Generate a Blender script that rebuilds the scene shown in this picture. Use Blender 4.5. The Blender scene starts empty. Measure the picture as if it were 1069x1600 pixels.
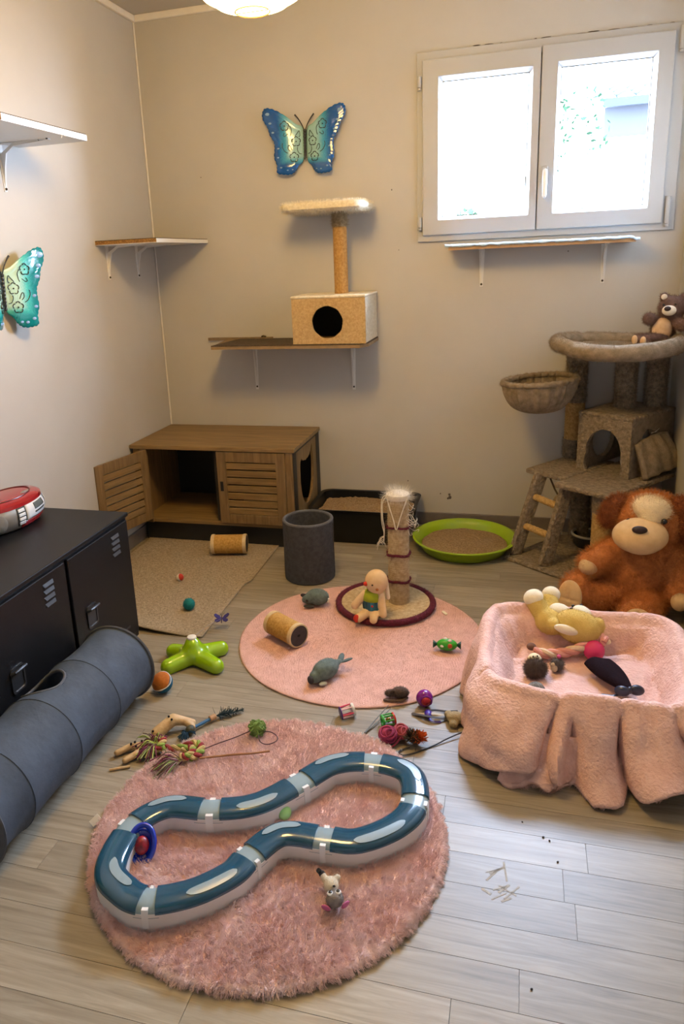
import bpy, bmesh, math, random
import numpy as np
from mathutils import Vector, Matrix, Euler, noise as mnoise

PI = math.pi
R = math.radians
SC = bpy.context.scene
COL = SC.collection
random.seed(7)

# ------------------------------------------------------------------ camera
cam_d = bpy.data.cameras.new('camera')
cam = bpy.data.objects.new('camera', cam_d)
COL.objects.link(cam)
cam_d.sensor_fit = 'VERTICAL'
cam_d.sensor_height = 36.0
cam_d.lens = 1160.27 / 1600 * 36.0
cam_d.shift_x = 55.7 / 1600
cam_d.shift_y = -68.8 / 1600
cam_d.clip_start = 0.02
_r = Vector((0.961, 0.272, -0.045)); _d = Vector((-0.273, 0.923, -0.271))
_d.normalize(); _r = (_r - _r.dot(_d) * _d).normalized(); _u = _r.cross(_d)
cam.matrix_world = Matrix(((_r.x, _u.x, -_d.x, 1.842), (_r.y, _u.y, -_d.y, -3.644), (_r.z, _u.z, -_d.z, 1.35), (0, 0, 0, 1)))
SC.camera = cam

# ------------------------------------------------------------------ world: pale sky, horizon brightened to light the left wall
SKY_STRENGTH = 104.0
w = bpy.data.worlds.new('sky'); SC.world = w; w.use_nodes = True
nt = w.node_tree; nt.nodes.clear()
out = nt.nodes.new('ShaderNodeOutputWorld'); bg = nt.nodes.new('ShaderNodeBackground')
tc = nt.nodes.new('ShaderNodeTexCoord'); sx = nt.nodes.new('ShaderNodeSeparateXYZ')
mr = nt.nodes.new('ShaderNodeMapRange'); mx = nt.nodes.new('ShaderNodeMix'); mx.data_type = 'RGBA'
nt.links.new(tc.outputs['Generated'], sx.inputs[0]); nt.links.new(sx.outputs['Z'], mr.inputs[0])
mr.inputs[1].default_value = 0.0; mr.inputs[2].default_value = 1.0
mx.inputs[6].default_value = (1.42, 1.72, 2.32, 1); mx.inputs[7].default_value = (0.44, 0.58, 0.92, 1)
nt.links.new(mr.outputs[0], mx.inputs[0]); nt.links.new(mx.outputs[2], bg.inputs[0])
bg.inputs[1].default_value = SKY_STRENGTH
nt.links.new(bg.outputs[0], out.inputs[0])
pl_d = bpy.data.lights.new('window_portal', 'AREA'); pl_d.shape = 'RECTANGLE'; pl_d.size = 0.96; pl_d.size_y = 0.64
pl_d.cycles.is_portal = True
pl = bpy.data.objects.new('window_portal', pl_d); COL.objects.link(pl)
pl.location = (1.90, 0.10, 1.795); pl.rotation_euler = (R(-90), 0, 0)

LAMP_STRENGTH = 35.0
SC.view_settings.view_transform = 'Standard'
SC.view_settings.look = 'None'
SC.view_settings.exposure = 0.0
SC.view_settings.gamma = 1.0
SC.view_settings.use_curve_mapping = False

# ------------------------------------------------------------------ helpers
def lin(h):
    h = h.lstrip('#')
    v = [int(h[i:i + 2], 16) / 255 for i in (0, 2, 4)]
    return tuple(x / 12.92 if x <= 0.04045 else ((x + 0.055) / 1.055) ** 2.4 for x in v)

MATS = {}
def mat(name, col, rough=0.6, vary=0.0, vscale=8.0, bump=0.0, bscale=60.0, metal=0.0, coat=0.0, sheen=0.0,
        emit=0.0, trans=0.0, alpha=1.0, stretch=None, bdist=0.01, detail=4.0, dark=None, spec=0.5, rnd=0.0, sss=0.0):
    """principled material; col hex or rgb; noise colour variation between col and `dark`; noise bump"""
    if name in MATS: return MATS[name]
    c = lin(col) if isinstance(col, str) else col
    m = bpy.data.materials.new(name); m.use_nodes = True
    n = m.node_tree; b = n.nodes['Principled BSDF']
    b.inputs['Base Color'].default_value = (*c, 1); b.inputs['Roughness'].default_value = rough
    b.inputs['Metallic'].default_value = metal; b.inputs['Coat Weight'].default_value = coat
    b.inputs['Sheen Weight'].default_value = sheen; b.inputs['Specular IOR Level'].default_value = spec
    b.inputs['Transmission Weight'].default_value = trans; b.inputs['Alpha'].default_value = alpha
    if sss: b.inputs['Subsurface Weight'].default_value = sss; b.inputs['Subsurface Radius'].default_value = (0.01, 0.006, 0.004)
    if emit: b.inputs['Emission Color'].default_value = (*c, 1); b.inputs['Emission Strength'].default_value = emit
    src = None
    if vary or bump or dark:
        t = n.nodes.new('ShaderNodeTexCoord'); mp = n.nodes.new('ShaderNodeMapping')
        n.links.new(t.outputs['Object'], mp.inputs[0])
        if stretch: mp.inputs['Scale'].default_value = stretch
        src = mp
    if vary or dark:
        no = n.nodes.new('ShaderNodeTexNoise'); no.inputs['Scale'].default_value = vscale; no.inputs['Detail'].default_value = detail
        no.inputs['Roughness'].default_value = 0.6
        n.links.new(src.outputs[0], no.inputs['Vector'])
        d = lin(dark) if isinstance(dark, str) else (dark or tuple(x * (1 - vary) for x in c))
        l = c if dark else tuple(min(1, x * (1 + vary)) for x in c)
        mi = n.nodes.new('ShaderNodeMix'); mi.data_type = 'RGBA'
        mi.inputs[6].default_value = (*d, 1); mi.inputs[7].default_value = (*l, 1)
        rr = n.nodes.new('ShaderNodeMapRange'); rr.inputs[1].default_value = 0.3; rr.inputs[2].default_value = 0.7
        n.links.new(no.outputs[0], rr.inputs[0]); n.links.new(rr.outputs[0], mi.inputs[0])
        last = mi.outputs[2]
        if rnd:
            oi = n.nodes.new('ShaderNodeObjectInfo'); hs = n.nodes.new('ShaderNodeHueSaturation')
            m2 = n.nodes.new('ShaderNodeMapRange'); m2.inputs[3].default_value = 1 - rnd; m2.inputs[4].default_value = 1 + rnd
            n.links.new(oi.outputs['Random'], m2.inputs[0]); n.links.new(m2.outputs[0], hs.inputs['Value'])
            n.links.new(last, hs.inputs['Color']); last = hs.outputs[0]
        n.links.new(last, b.inputs['Base Color'])
    if bump:
        nb = n.nodes.new('ShaderNodeTexNoise'); nb.inputs['Scale'].default_value = bscale; nb.inputs['Detail'].default_value = 3
        n.links.new(src.outputs[0], nb.inputs['Vector'])
        bp = n.nodes.new('ShaderNodeBump'); bp.inputs['Strength'].default_value = bump; bp.inputs['Distance'].default_value = bdist
        n.links.new(nb.outputs[0], bp.inputs['Height']); n.links.new(bp.outputs[0], b.inputs['Normal'])
    MATS[name] = m
    return m

def tag(o, label=None, cat=None, group=None, kind=None):
    if label: o['label'] = label
    if cat: o['category'] = cat
    if group: o['group'] = group
    if kind: o['kind'] = kind
    return o

def thing(name, label, cat, loc=(0, 0, 0), rz=0.0, group=None, rot=None):
    o = bpy.data.objects.new(name, None); COL.objects.link(o)
    o.location = loc; o.rotation_euler = rot or (0, 0, rz); o.empty_display_size = 0.05
    return tag(o, label, cat, group)

class MB:
    """collects shapes, then links them as ONE mesh object"""
    def __init__(s): s.v = []; s.f = []
    def add(s, vs, fs, M=None):
        k = len(s.v)
        s.v += [tuple(M @ Vector(p)) if M is not None else tuple(p) for p in vs]
        s.f += [tuple(k + i for i in f) for f in fs]
        return s
    def box(s, x0, x1, y0, y1, z0, z1, M=None):
        vs = [(x, y, z) for x in (x0, x1) for y in (y0, y1) for z in (z0, z1)]
        return s.add(vs, [(0, 1, 3, 2), (4, 6, 7, 5), (0, 4, 5, 1), (2, 3, 7, 6), (0, 2, 6, 4), (1, 5, 7, 3)], M)
    def cbox(s, c, d, rot=(0, 0, 0)):
        M = Matrix.Translation(c) @ Euler(rot).to_matrix().to_4x4()
        a, b, e = d[0] / 2, d[1] / 2, d[2] / 2
        return s.box(-a, a, -b, b, -e, e, M)
    def lathe(s, prof, n=32, M=None, closed=False):
        """prof list of (r,z); r==0 makes a pole"""
        vs = []; fs = []; rows = []
        for r, z in prof:
            if r <= 1e-6: rows.append([len(vs)]); vs.append((0, 0, z))
            else:
                rows.append(list(range(len(vs), len(vs) + n)))
                vs += [(r * math.cos(2 * PI * i / n), r * math.sin(2 * PI * i / n), z) for i in range(n)]
        pairs = list(zip(rows, rows[1:])) + ([(rows[-1], rows[0])] if closed else [])
        for a, b in pairs:
            for i in range(n):
                j = (i + 1) % n
                if len(a) == 1 and len(b) == 1: continue
                if len(a) == 1: fs.append((a[0], b[j], b[i]))
                elif len(b) == 1: fs.append((a[i], a[j], b[0]))
                else: fs.append((a[i], a[j], b[j], b[i]))
        return s.add(vs, fs, M)
    def cyl(s, p, q, r0, r1=None, n=20, cap=True):
        p = Vector(p); q = Vector(q); r1 = r0 if r1 is None else r1
        M = Matrix.Translation(p) @ (q - p).to_track_quat('Z', 'Y').to_matrix().to_4x4(); L = (q - p).length
        prof = [(r0, 0), (r1, L)]
        if cap: prof = [(0, 0)] + prof + [(0, L)]
        return s.lathe(prof, n, M)
    def tube(s, path, r, n=10, closed=False, cap=True, flat=None):
        """tube along points; r number or list; flat=(a,b) scales the section"""
        P = [Vector(p) for p in path]; m = len(P); vs = []; fs = []; up = Vector((0, 0, 1)); prev = None
        for i in range(m):
            if closed: t = (P[(i + 1) % m] - P[i - 1])
            else: t = P[min(i + 1, m - 1)] - P[max(i - 1, 0)]
            t = t.normalized() if t.length > 1e-9 else Vector((0, 0, 1))
            if prev is None:
                a = up if abs(t.z) < 0.95 else Vector((1, 0, 0))
                x = t.cross(a).normalized()
            else:
                x = prev - prev.dot(t) * t
                x = x.normalized() if x.length > 1e-6 else t.orthogonal().normalized()
            y = t.cross(x); prev = x
            rr = r[i] if isinstance(r, (list, tuple)) else r
            fa, fb = flat or (1, 1)
            vs += [P[i] + rr * (fa * math.cos(2 * PI * k / n) * x + fb * math.sin(2 * PI * k / n) * y) for k in range(n)]
        for i in range(m if closed else m - 1):
            a = i * n; b = ((i + 1) % m) * n
            fs += [(a + k, a + (k + 1) % n, b + (k + 1) % n, b + k) for k in range(n)]
        if not closed and cap:
            fs.append(tuple(range(n - 1, -1, -1))); fs.append(tuple((m - 1) * n + k for k in range(n)))
        return s.add(vs, fs)
    def ell(s, c, r, rot=(0, 0, 0), nu=20, nv=12):
        r = (r, r, r) if isinstance(r, (int, float)) else r
        M = Matrix.Translation(c) @ Euler(rot).to_matrix().to_4x4() @ Matrix.Diagonal((*r, 1))
        return s.lathe([(math.sin(PI * i / nv), -math.cos(PI * i / nv)) for i in range(nv + 1)], nu, M)
    def prism(s, outl, z0, z1, M=None):
        n = len(outl)
        vs = [(x, y, z0) for x, y in outl] + [(x, y, z1) for x, y in outl]
        fs = [tuple(range(n - 1, -1, -1)), tuple(range(n, 2 * n))] + [(i, (i + 1) % n, n + (i + 1) % n, n + i) for i in range(n)]
        return s.add(vs, fs, M)
    def grid(s, fn, nu, nv, cu=False, cv=False, M=None):
        vs = [fn(i / (nu if cu else nu - 1), j / (nv if cv else nv - 1)) for i in range(nu) for j in range(nv)]
        fs = [(i * nv + j, ((i + 1) % nu) * nv + j, ((i + 1) % nu) * nv + (j + 1) % nv, i * nv + (j + 1) % nv)
              for i in range(nu if cu else nu - 1) for j in range(nv if cv else nv - 1)]
        return s.add(vs, fs, M)
    def build(s, name, m, parent=None, bevel=0.0, smooth=True, sub=0, seg=2, ang=40, wall=0.0, fix=True):
        me = bpy.data.meshes.new(name)
        me.from_pydata([tuple(v) for v in s.v], [], s.f)
        if fix:
            bm = bmesh.new(); bm.from_mesh(me); bmesh.ops.recalc_face_normals(bm, faces=bm.faces); bm.to_mesh(me); bm.free()
        for x in (m if isinstance(m, (list, tuple)) else [m]): me.materials.append(x)
        if smooth:
            me.polygons.foreach_set('use_smooth', [True] * len(me.polygons))
            me.set_sharp_from_angle(angle=R(ang))
        o = bpy.data.objects.new(name, me); COL.objects.link(o)
        if parent: o.parent = parent
        if wall:
            md = o.modifiers.new('solid', 'SOLIDIFY'); md.thickness = wall; md.offset = 0
        if bevel:
            md = o.modifiers.new('bevel', 'BEVEL'); md.width = bevel; md.segments = seg; md.limit_method = 'ANGLE'; md.angle_limit = R(35)
        if sub:
            md = o.modifiers.new('sub', 'SUBSURF'); md.levels = sub; md.render_levels = sub
        return o

def plush(name, shapes, m, parent=None, voxel=0.006, smooth=6, M=None):
    """one continuous soft body out of overlapping ellipsoids / tapered limbs"""
    b = MB()
    for sh in shapes:
        if sh[0] == 'e': b.ell(sh[1], sh[2], sh[3] if len(sh) > 3 else (0, 0, 0), 24, 14)
        else:
            p, q, r0, r1 = sh[1:5]; p = Vector(p); q = Vector(q)
            for k in range(9):
                t = k / 8; b.ell(p.lerp(q, t), r0 + (r1 - r0) * t, (0, 0, 0), 16, 10)
    o = b.build(name, m, parent)
    md = o.modifiers.new('remesh', 'REMESH'); md.mode = 'VOXEL'; md.voxel_size = voxel; md.use_smooth_shade = True
    ms = o.modifiers.new('smooth', 'SMOOTH'); ms.factor = 0.5; ms.iterations = smooth
    dg = bpy.context.evaluated_depsgraph_get(); dg.update()
    me = bpy.data.meshes.new_from_object(o.evaluated_get(dg))
    old = o.data; o.modifiers.clear(); o.data = me; me.name = name
    if not len(me.materials): me.materials.append(m)
    bpy.data.meshes.remove(old)
    me.polygons.foreach_set('use_smooth', [True] * len(me.polygons))
    return o

def fur(o, count, length, radius=0.0007, rough=0.3, seed=1, tip=0.3, tang=0.0, clump=0, steps=3, kids=0):
    md = o.modifiers.new('pile', 'PARTICLE_SYSTEM'); ps = md.particle_system; s = ps.settings
    ps.seed = seed
    s.type = 'HAIR'; s.count = count; s.emit_from = 'FACE'; s.use_emit_random = True; s.use_even_distribution = True
    s.use_advanced_hair = True; s.hair_step = steps; s.display_step = 2; s.render_step = 2
    s.normal_factor = length / 4; s.hair_length = length
    s.factor_random = length * rough / 4; s.tangent_factor = tang * length / 4
    s.root_radius = 1.0; s.tip_radius = tip; s.radius_scale = radius; s.use_close_tip = True
    s.material = 1
    if kids:
        s.child_type = 'INTERPOLATED'; s.child_percent = 1; s.rendered_child_count = kids; s.clump_factor = clump; s.clump_shape = 0.2
        s.roughness_1 = 0.003; s.roughness_1_size = 0.3; s.roughness_endpoint = 0.004
    return o

def catmull(P, n=8, closed=True):
    P = [Vector(p) for p in P]; m = len(P); o = []
    for i in range(m if closed else m - 1):
        if closed: a, b, c, d = P[i - 1], P[i], P[(i + 1) % m], P[(i + 2) % m]
        else: a, b, c, d = P[max(i - 1, 0)], P[i], P[i + 1], P[min(i + 2, m - 1)]
        for k in range(n):
            t = k / n
            o.append(0.5 * ((2 * b) + (c - a) * t + (2 * a - 5 * b + 4 * c - d) * t * t + (3 * b - a - 3 * c + d) * t ** 3))
    if not closed: o.append(P[-1])
    return o

def nz(x, y, z, s=1.0): return mnoise.noise(Vector((x * s, y * s, z * s)))

# ------------------------------------------------------------------ materials of the setting
M_WALL = mat('wall_paint', (0.48, 0.455, 0.415), 0.85, vary=0.035, vscale=3.0, bump=0.12, bscale=220, bdist=0.002)
M_CEIL = mat('ceiling_paint', (0.50, 0.46, 0.40), 0.9, vary=0.03, vscale=4)
M_TRIM = mat('white_trim', (0.74, 0.70, 0.64), 0.5, vary=0.04, vscale=20)
M_BASE = mat('taupe_skirting', (0.16, 0.135, 0.12), 0.5, vary=0.12, vscale=14)
M_PVC = mat('window_pvc', (0.43, 0.42, 0.40), 0.5, spec=0.25)
M_GASKET = mat('window_gasket', (0.03, 0.03, 0.03), 0.6)
M_MOLD = mat('old_sealant', (0.12, 0.10, 0.09), 0.9, vary=0.4, vscale=60)

def wood_mat(name, light, dark, axis=0, rough=0.5, rnd=0.0, scale=1.0, bump=0.05):
    if name in MATS: return MATS[name]
    m = bpy.data.materials.new(name); m.use_nodes = True; n = m.node_tree; b = n.nodes['Principled BSDF']
    b.inputs['Roughness'].default_value = rough
    t = n.nodes.new('ShaderNodeTexCoord'); mp = n.nodes.new('ShaderNodeMapping'); oi = n.nodes.new('ShaderNodeObjectInfo')
    sc = [46 * scale] * 3; sc[axis] = 3.0 * scale; mp.inputs['Scale'].default_value = sc
    n.links.new(t.outputs['Object'], mp.inputs[0])
    cm = n.nodes.new('ShaderNodeCombineXYZ'); mu = n.nodes.new('ShaderNodeMath'); mu.operation = 'MULTIPLY'; mu.inputs[1].default_value = 90.0
    n.links.new(oi.outputs['Random'], mu.inputs[0])
    for k in range(3): n.links.new(mu.outputs[0], cm.inputs[k])
    n.links.new(cm.outputs[0], mp.inputs['Location'])
    no = n.nodes.new('ShaderNodeTexNoise'); no.inputs['Scale'].default_value = 1.0; no.inputs['Detail'].default_value = 6; no.inputs['Distortion'].default_value = 1.4
    no.inputs['Roughness'].default_value = 0.62
    n.links.new(mp.outputs[0], no.inputs['Vector'])
    rp = n.nodes.new('ShaderNodeValToRGB'); e = rp.color_ramp.elements
    e[0].position = 0.26; e[0].color = (*lin(dark), 1); e[1].position = 0.70; e[1].color = (*lin(light), 1)
    n.links.new(no.outputs[0], rp.inputs[0])
    hs = n.nodes.new('ShaderNodeHueSaturation'); mr = n.nodes.new('ShaderNodeMapRange')
    mr.inputs[3].default_value = 1 - rnd; mr.inputs[4].default_value = 1 + rnd * 0.7
    n.links.new(oi.outputs['Random'], mr.inputs[0]); n.links.new(mr.outputs[0], hs.inputs['Value'])
    n.links.new(rp.outputs[0], hs.inputs['Color']); n.links.new(hs.outputs[0], b.inputs['Base Color'])
    bp = n.nodes.new('ShaderNodeBump'); bp.inputs['Strength'].default_value = bump * 4; bp.inputs['Distance'].default_value = 0.001
    n.links.new(no.outputs[0], bp.inputs['Height']); n.links.new(bp.outputs[0], b.inputs['Normal'])
    MATS[name] = m
    return m
M_PLANK = wood_mat('floor_oak', '#a29783', '#786d5a', 0, 0.42, rnd=0.16, scale=1.0)

# ------------------------------------------------------------------ the room: x 0..2.497, y 0..-4.5, z 0..2.503
W, D, H = 2.497, 4.5, 2.503
WX0, WX1, WZ0, WZ1 = 1.395, 2.415, 1.432, 2.165
def struct(name, mb, m, parent=None, **k):
    o = mb.build(name, m, parent, smooth=False, **k)
    if parent is None: o['kind'] = 'structure'
    return o
T = 0.30
b = MB(); b.box(-T, W + T, -D - T, T, -0.10, -0.004); floor = struct('floor', b, mat('floor_underlay', (0.20, 0.17, 0.135), 0.9))
tag(floor, 'grey-beige oak plank floor laid across the room')
pitch = 0.0912
mesh_cache = {}
row = 0; y = 0.0; rr = random.Random(3)
row_starts = {}
while y > -D:
    y1 = max(y - pitch, -D); x = 0.0; first = True
    x_off = rr.uniform(0.15, 0.8)
    while x < W - 1e-4:
        L = x_off if first else rr.choice((0.62, 0.74, 0.82, 0.9)); first = False
        x2 = min(x + L, W)
        if W - x2 < 0.12: x2 = W
        key = (round(x2 - x, 3), round(y - y1, 4))
        if key not in mesh_cache:
            l, wd = key; g = 0.0005
            q = MB(); q.box(-l / 2 + g, l / 2 - g, -wd / 2 + g, wd / 2 - g, -0.004, 0.0)
            o = q.build('plank', M_PLANK, floor, smooth=False); mesh_cache[key] = o.data
        else:
            o = bpy.data.objects.new('plank', mesh_cache[key]); COL.objects.link(o); o.parent = floor
        o.location = ((x + x2) / 2, (y + y1) / 2, 0)
        x = x2
    y = y1; row += 1

b = MB()
for a in ((-T, WX0 - 0.0, 0, T, 0, H), (WX1, W + T, 0, T, 0, H), (WX0, WX1, 0, T, 0, WZ0), (WX0, WX1, 0, T, WZ1, H)): b.box(*a)
tag(struct('wall_back', b, M_WALL), 'greige painted back wall with the white window in it')
b = MB(); b.box(-T, 0, -D, 0, 0, H); tag(struct('wall_left', b, M_WALL), 'greige painted left wall with teal butterfly')
b = MB(); b.box(W, W + T, -D, 0, 0, H); tag(struct('wall_right', b, M_WALL), 'greige painted right wall behind the cat tree')
b = MB(); b.box(-T, W + T, -D - T, -D, 0, H); tag(struct('wall_front', b, M_WALL), 'greige painted wall behind the camera')
b = MB(); b.box(-T, W + T, -D - T, T, H, H + 0.1); tag(struct('ceiling', b, M_CEIL), 'beige painted ceiling')
b = MB(); b.box(0.018, W, -0.018, 0, H - 0.030, H); tag(struct('trim_1', b, M_TRIM, bevel=0.004), 'cream cornice strip along the top of the back wall')
b = MB(); b.box(0, 0.018, -D, 0, H - 0.030, H); tag(struct('trim_2', b, M_TRIM, bevel=0.004), 'cream cornice strip along the top of the left wall')
b = MB(); b.box(0.012, W - 0.012, -0.012, 0, 0, 0.068); tag(struct('baseboard_back', b, M_BASE, bevel=0.003), 'taupe skirting board along the back wall')
b = MB(); b.box(0, 0.012, -D, 0, 0, 0.068); tag(struct('baseboard_left', b, M_BASE, bevel=0.003), 'taupe skirting board along the left wall')
b = MB(); b.box(W - 0.012, W, -D, 0, 0, 0.068); tag(struct('baseboard_right', b, M_BASE, bevel=0.003), 'taupe skirting board along the right wall')
# thin bead of filler in the left corner, marks and holes in the back wall
b = MB(); b.tube([(0.004, -0.004, 0.5), (0.005, -0.005, 1.2), (0.004, -0.005, 1.9), (0.004, -0.004, H - 0.03)], 0.004, 6)
tag(struct('trim_3', b, M_TRIM), 'rough filler bead in the left corner of the room')
wb = bpy.data.objects['wall_back']
rr = random.Random(5)
b = MB()
for (x, z, r) in ((1.515, 0.165, 0.006), (1.518, 0.150, 0.008), (1.508, 0.144, 0.005), (1.470, 0.168, 0.003), (1.305, 0.230, 0.003), (1.24, 1.64, 0.003), (0.29, 1.76, 0.003), (2.03, 1.33, 0.003), (1.27, 1.37, 0.002)):
    b.ell((x, -0.0005, z), (r, 0.0012, r * rr.uniform(0.7, 1.3)), (0, 0, 0), 8, 6)
b.build('wall_mark', M_MOLD, wb)

# ------------------------------------------------------------------ window
win = bpy.data.objects.new('window_1', None); COL.objects.link(win); tag(win, 'white two-sash window above the blue fleece shelf', kind='structure')
def ring(x0, x1, z0, z1, wd, y0, y1):
    q = MB()
    o = [(x0, z0), (x1, z0), (x1, z1), (x0, z1)]; i = [(x0 + wd, z0 + wd), (x1 - wd, z0 + wd), (x1 - wd, z1 - wd), (x0 + wd, z1 - wd)]
    vs = [(x, y, z) for y in (y0, y1) for x, z in o] + [(x, y, z) for y in (y0, y1) for x, z in i]
    fs = []
    for k in range(4):
        l = (k + 1) % 4
        fs += [(k, l, 4 + l, 4 + k), (8 + k, 12 + k, 12 + l, 8 + l), (k, 8 + k, 8 + l, l), (4 + k, 4 + l, 12 + l, 12 + k)]
    return q.add(vs, fs)
fr = ring(1.360, 2.450, 1.400, 2.195, 0.055, -0.014, 0.085).build('window_frame', M_PVC, win, bevel=0.003, smooth=False)
m_glass = bpy.data.materials.new('window_glass'); m_glass.use_nodes = True; n = m_glass.node_tree; n.nodes.clear()
oo = n.nodes.new('ShaderNodeOutputMaterial'); tr = n.nodes.new('ShaderNodeBsdfTransparent'); gl = n.nodes.new('ShaderNodeBsdfGlossy'); fx = n.nodes.new('ShaderNodeFresnel'); ms = n.nodes.new('ShaderNodeMixShader')
tr.inputs[0].default_value = (0.90, 0.95, 0.96, 1); gl.inputs['Roughness'].default_value = 0.02; fx.inputs[0].default_value = 1.45
n.links.new(fx.outputs[0], ms.inputs[0]); n.links.new(tr.outputs[0], ms.inputs[1]); n.links.new(gl.outputs[0], ms.inputs[2]); n.links.new(ms.outputs[0], oo.inputs[0])
def sash(name, x0, x1, z0, z1, gx0, gx1, gz0, gz1):
    q = ring(x0, x1, z0, z1, 0.001, -0.030, 0.05); q.v = []; q.f = []
    o = [(x0, z0), (x1, z0), (x1, z1), (x0, z1)]; i = [(gx0, gz0), (gx1, gz0), (gx1, gz1), (gx0, gz1)]
    vs = [(x, yy, z) for yy in (-0.030, 0.05) for x, z in o] + [(x, yy, z) for yy in (-0.030, 0.05) for x, z in i]
    fs = []
    for k in range(4):
        l = (k + 1) % 4
        fs += [(k, l, 4 + l, 4 + k), (8 + k, 12 + k, 12 + l, 8 + l), (k, 8 + k, 8 + l, l), (4 + k, 4 + l, 12 + l, 12 + k)]
    s = q.add(vs, fs).build('sash', M_PVC, win, bevel=0.004, smooth=False)
    g = 0.016   # glazing bead, sloping in to the pane
    q = MB(); oz = [(gx0, gz0), (gx1, gz0), (gx1, gz1), (gx0, gz1)]; iz = [(gx0 + g, gz0 + g), (gx1 - g, gz0 + g), (gx1 - g, gz1 - g), (gx0 + g, gz1 - g)]
    vs = [(x, -0.022, z) for x, z in oz] + [(x, 0.006, z) for x, z in iz] + [(x, 0.02, z) for x, z in iz] + [(x, 0.02, z) for x, z in oz]
    fs = []
    for k in range(4):
        l = (k + 1) % 4
        fs += [(k, l, 4 + l, 4 + k), (4 + k, 4 + l, 8 + l, 8 + k), (8 + k, 8 + l, 12 + l, 12 + k)]
    q.add(vs, fs).build('glazing_bead', M_PVC, s, smooth=False)
    ring(gx0 + g - 0.0015, gx1 - g + 0.0015, gz0 + g - 0.0015, gz1 - g + 0.0015, 0.003, 0.004, 0.010).build('gasket', M_GASKET, s, smooth=False)
    q = MB(); q.add([(gx0 + g, 0.012, gz0 + g), (gx1 - g, 0.012, gz0 + g), (gx1 - g, 0.012, gz1 - g), (gx0 + g, 0.012, gz1 - g)], [(0, 1, 2, 3)])
    q.build('pane', m_glass, s, smooth=False)
    return s
b = MB(); b.box(1.872, 1.900, 0.03, 0.07, 1.42, 2.17); b.build('mullion', M_PVC, win, smooth=False)
s1 = sash('sash', 1.385, 1.884, 1.428, 2.160, 1.458, 1.852, 1.494, 2.088)
s2 = sash('sash', 1.888, 2.400, 1.428, 2.165, 1.955, 2.338, 1.494, 2.094)
b = MB(); b.cbox((1.916, -0.034, 1.655), (0.026, 0.010, 0.07)); h = b.build('handle_plate', M_PVC, s2, bevel=0.004)
b = MB(); b.tube([(1.916, -0.034, 1.672), (1.916, -0.058, 1.672), (1.916, -0.066, 1.660), (1.916, -0.066, 1.62), (1.917, -0.064, 1.548)], [0.008, 0.009, 0.011, 0.011, 0.010], 12)
b.build('window_handle', mat('handle_white', (0.85, 0.84, 0.82), 0.25), s2, sub=1)
for (x, z, hh) in ((1.372, 2.075, 0.045), (1.372, 1.487, 0.045), (2.424, 2.135, 0.085), (2.420, 1.480, 0.11)):
    b = MB(); b.cyl((x, -0.026, z - hh / 2), (x, -0.026, z + hh / 2), 0.010, n=14); b.cyl((x, -0.026, z - hh / 2 - 0.012), (x, -0.026, z - hh / 2 - 0.002), 0.009, n=14); b.box(x - 0.006, x + 0.006, -0.026, -0.010, z - hh / 2, z + hh / 2)
    b.build('hinge', M_PVC, fr, bevel=0.001)
# crumbled filler along the top of the frame
b = MB(); rr = random.Random(11); x = 1.60
while x < 2.44:
    l = rr.uniform(0.01, 0.06)
    if rr.random() < 0.6: b.ell((x + l / 2, -0.004, 2.196 + rr.uniform(-0.001, 0.003)), (l / 2, 0.006, rr.uniform(0.001, 0.003)), (0, 0, 0), 8, 6)
    x += l + rr.uniform(0, 0.03)
b.build('cracked_filler', M_MOLD, win)

# ------------------------------------------------------------------ outside, blown out by the daylight
b = MB(); b.box(-8, 14, T, 20, -0.4, -0.3); tag(struct('outdoor_ground', b, mat('paving', (0.45, 0.45, 0.44), 0.9)), 'bright paved ground outside the window')
def leaves(name, m, parent, blobs, n, size, seed):
    r = np.random.RandomState(seed); vs = []; fs = []
    for i in range(n):
        c, rad = blobs[r.randint(len(blobs))]
        d = r.normal(size=3); d /= np.linalg.norm(d); p = np.array(c) + d * np.array(rad) * r.uniform(0.3, 1.0) ** 0.5
        a = r.normal(size=3); a /= np.linalg.norm(a); q = np.cross(a, r.normal(size=3)); q /= np.linalg.norm(q)
        s = size * r.uniform(0.6, 1.3); k = len(vs)
        vs += [tuple(p - a * s), tuple(p + q * s * 0.45), tuple(p + a * s), tuple(p - q * s * 0.45)]; fs.append((k, k + 1, k + 2, k + 3))
    q = MB(); q.v = vs; q.f = fs
    return q.build(name, m, parent, smooth=False, fix=False)
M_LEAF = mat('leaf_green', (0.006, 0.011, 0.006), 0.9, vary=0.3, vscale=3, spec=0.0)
t = thing('garden_tree', 'leafy tree outside, seen through the right-hand window pane', 'tree', (2.05, 7.0, -0.3))
b = MB(); b.tube([(0, 0, 0), (0.05, 0, 1.2), (-0.05, 0.1, 2.4), (0.1, 0, 3.4)], [0.14, 0.11, 0.08, 0.04], 8)
b.tube([(-0.05, 0.1, 2.3), (-0.5, 0.2, 2.8), (-0.8, 0.1, 3.3)], [0.05, 0.04, 0.02], 6); b.build('trunk', mat('bark', (0.02, 0.016, 0.012), 0.95), t)
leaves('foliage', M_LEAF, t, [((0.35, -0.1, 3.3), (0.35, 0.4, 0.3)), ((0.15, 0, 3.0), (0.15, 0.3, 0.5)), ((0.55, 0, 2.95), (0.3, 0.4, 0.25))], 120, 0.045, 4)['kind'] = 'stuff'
t = thing('garden_bush', 'low green bush outside the left-hand window pane', 'bush', (1.36, 3.2, -0.3))
b = MB(); b.tube([(0, 0, 0), (0.02, 0, 1.0)], 0.03, 6); b.build('stem', mat('bark', (0.02, 0.016, 0.012)), t)
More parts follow.
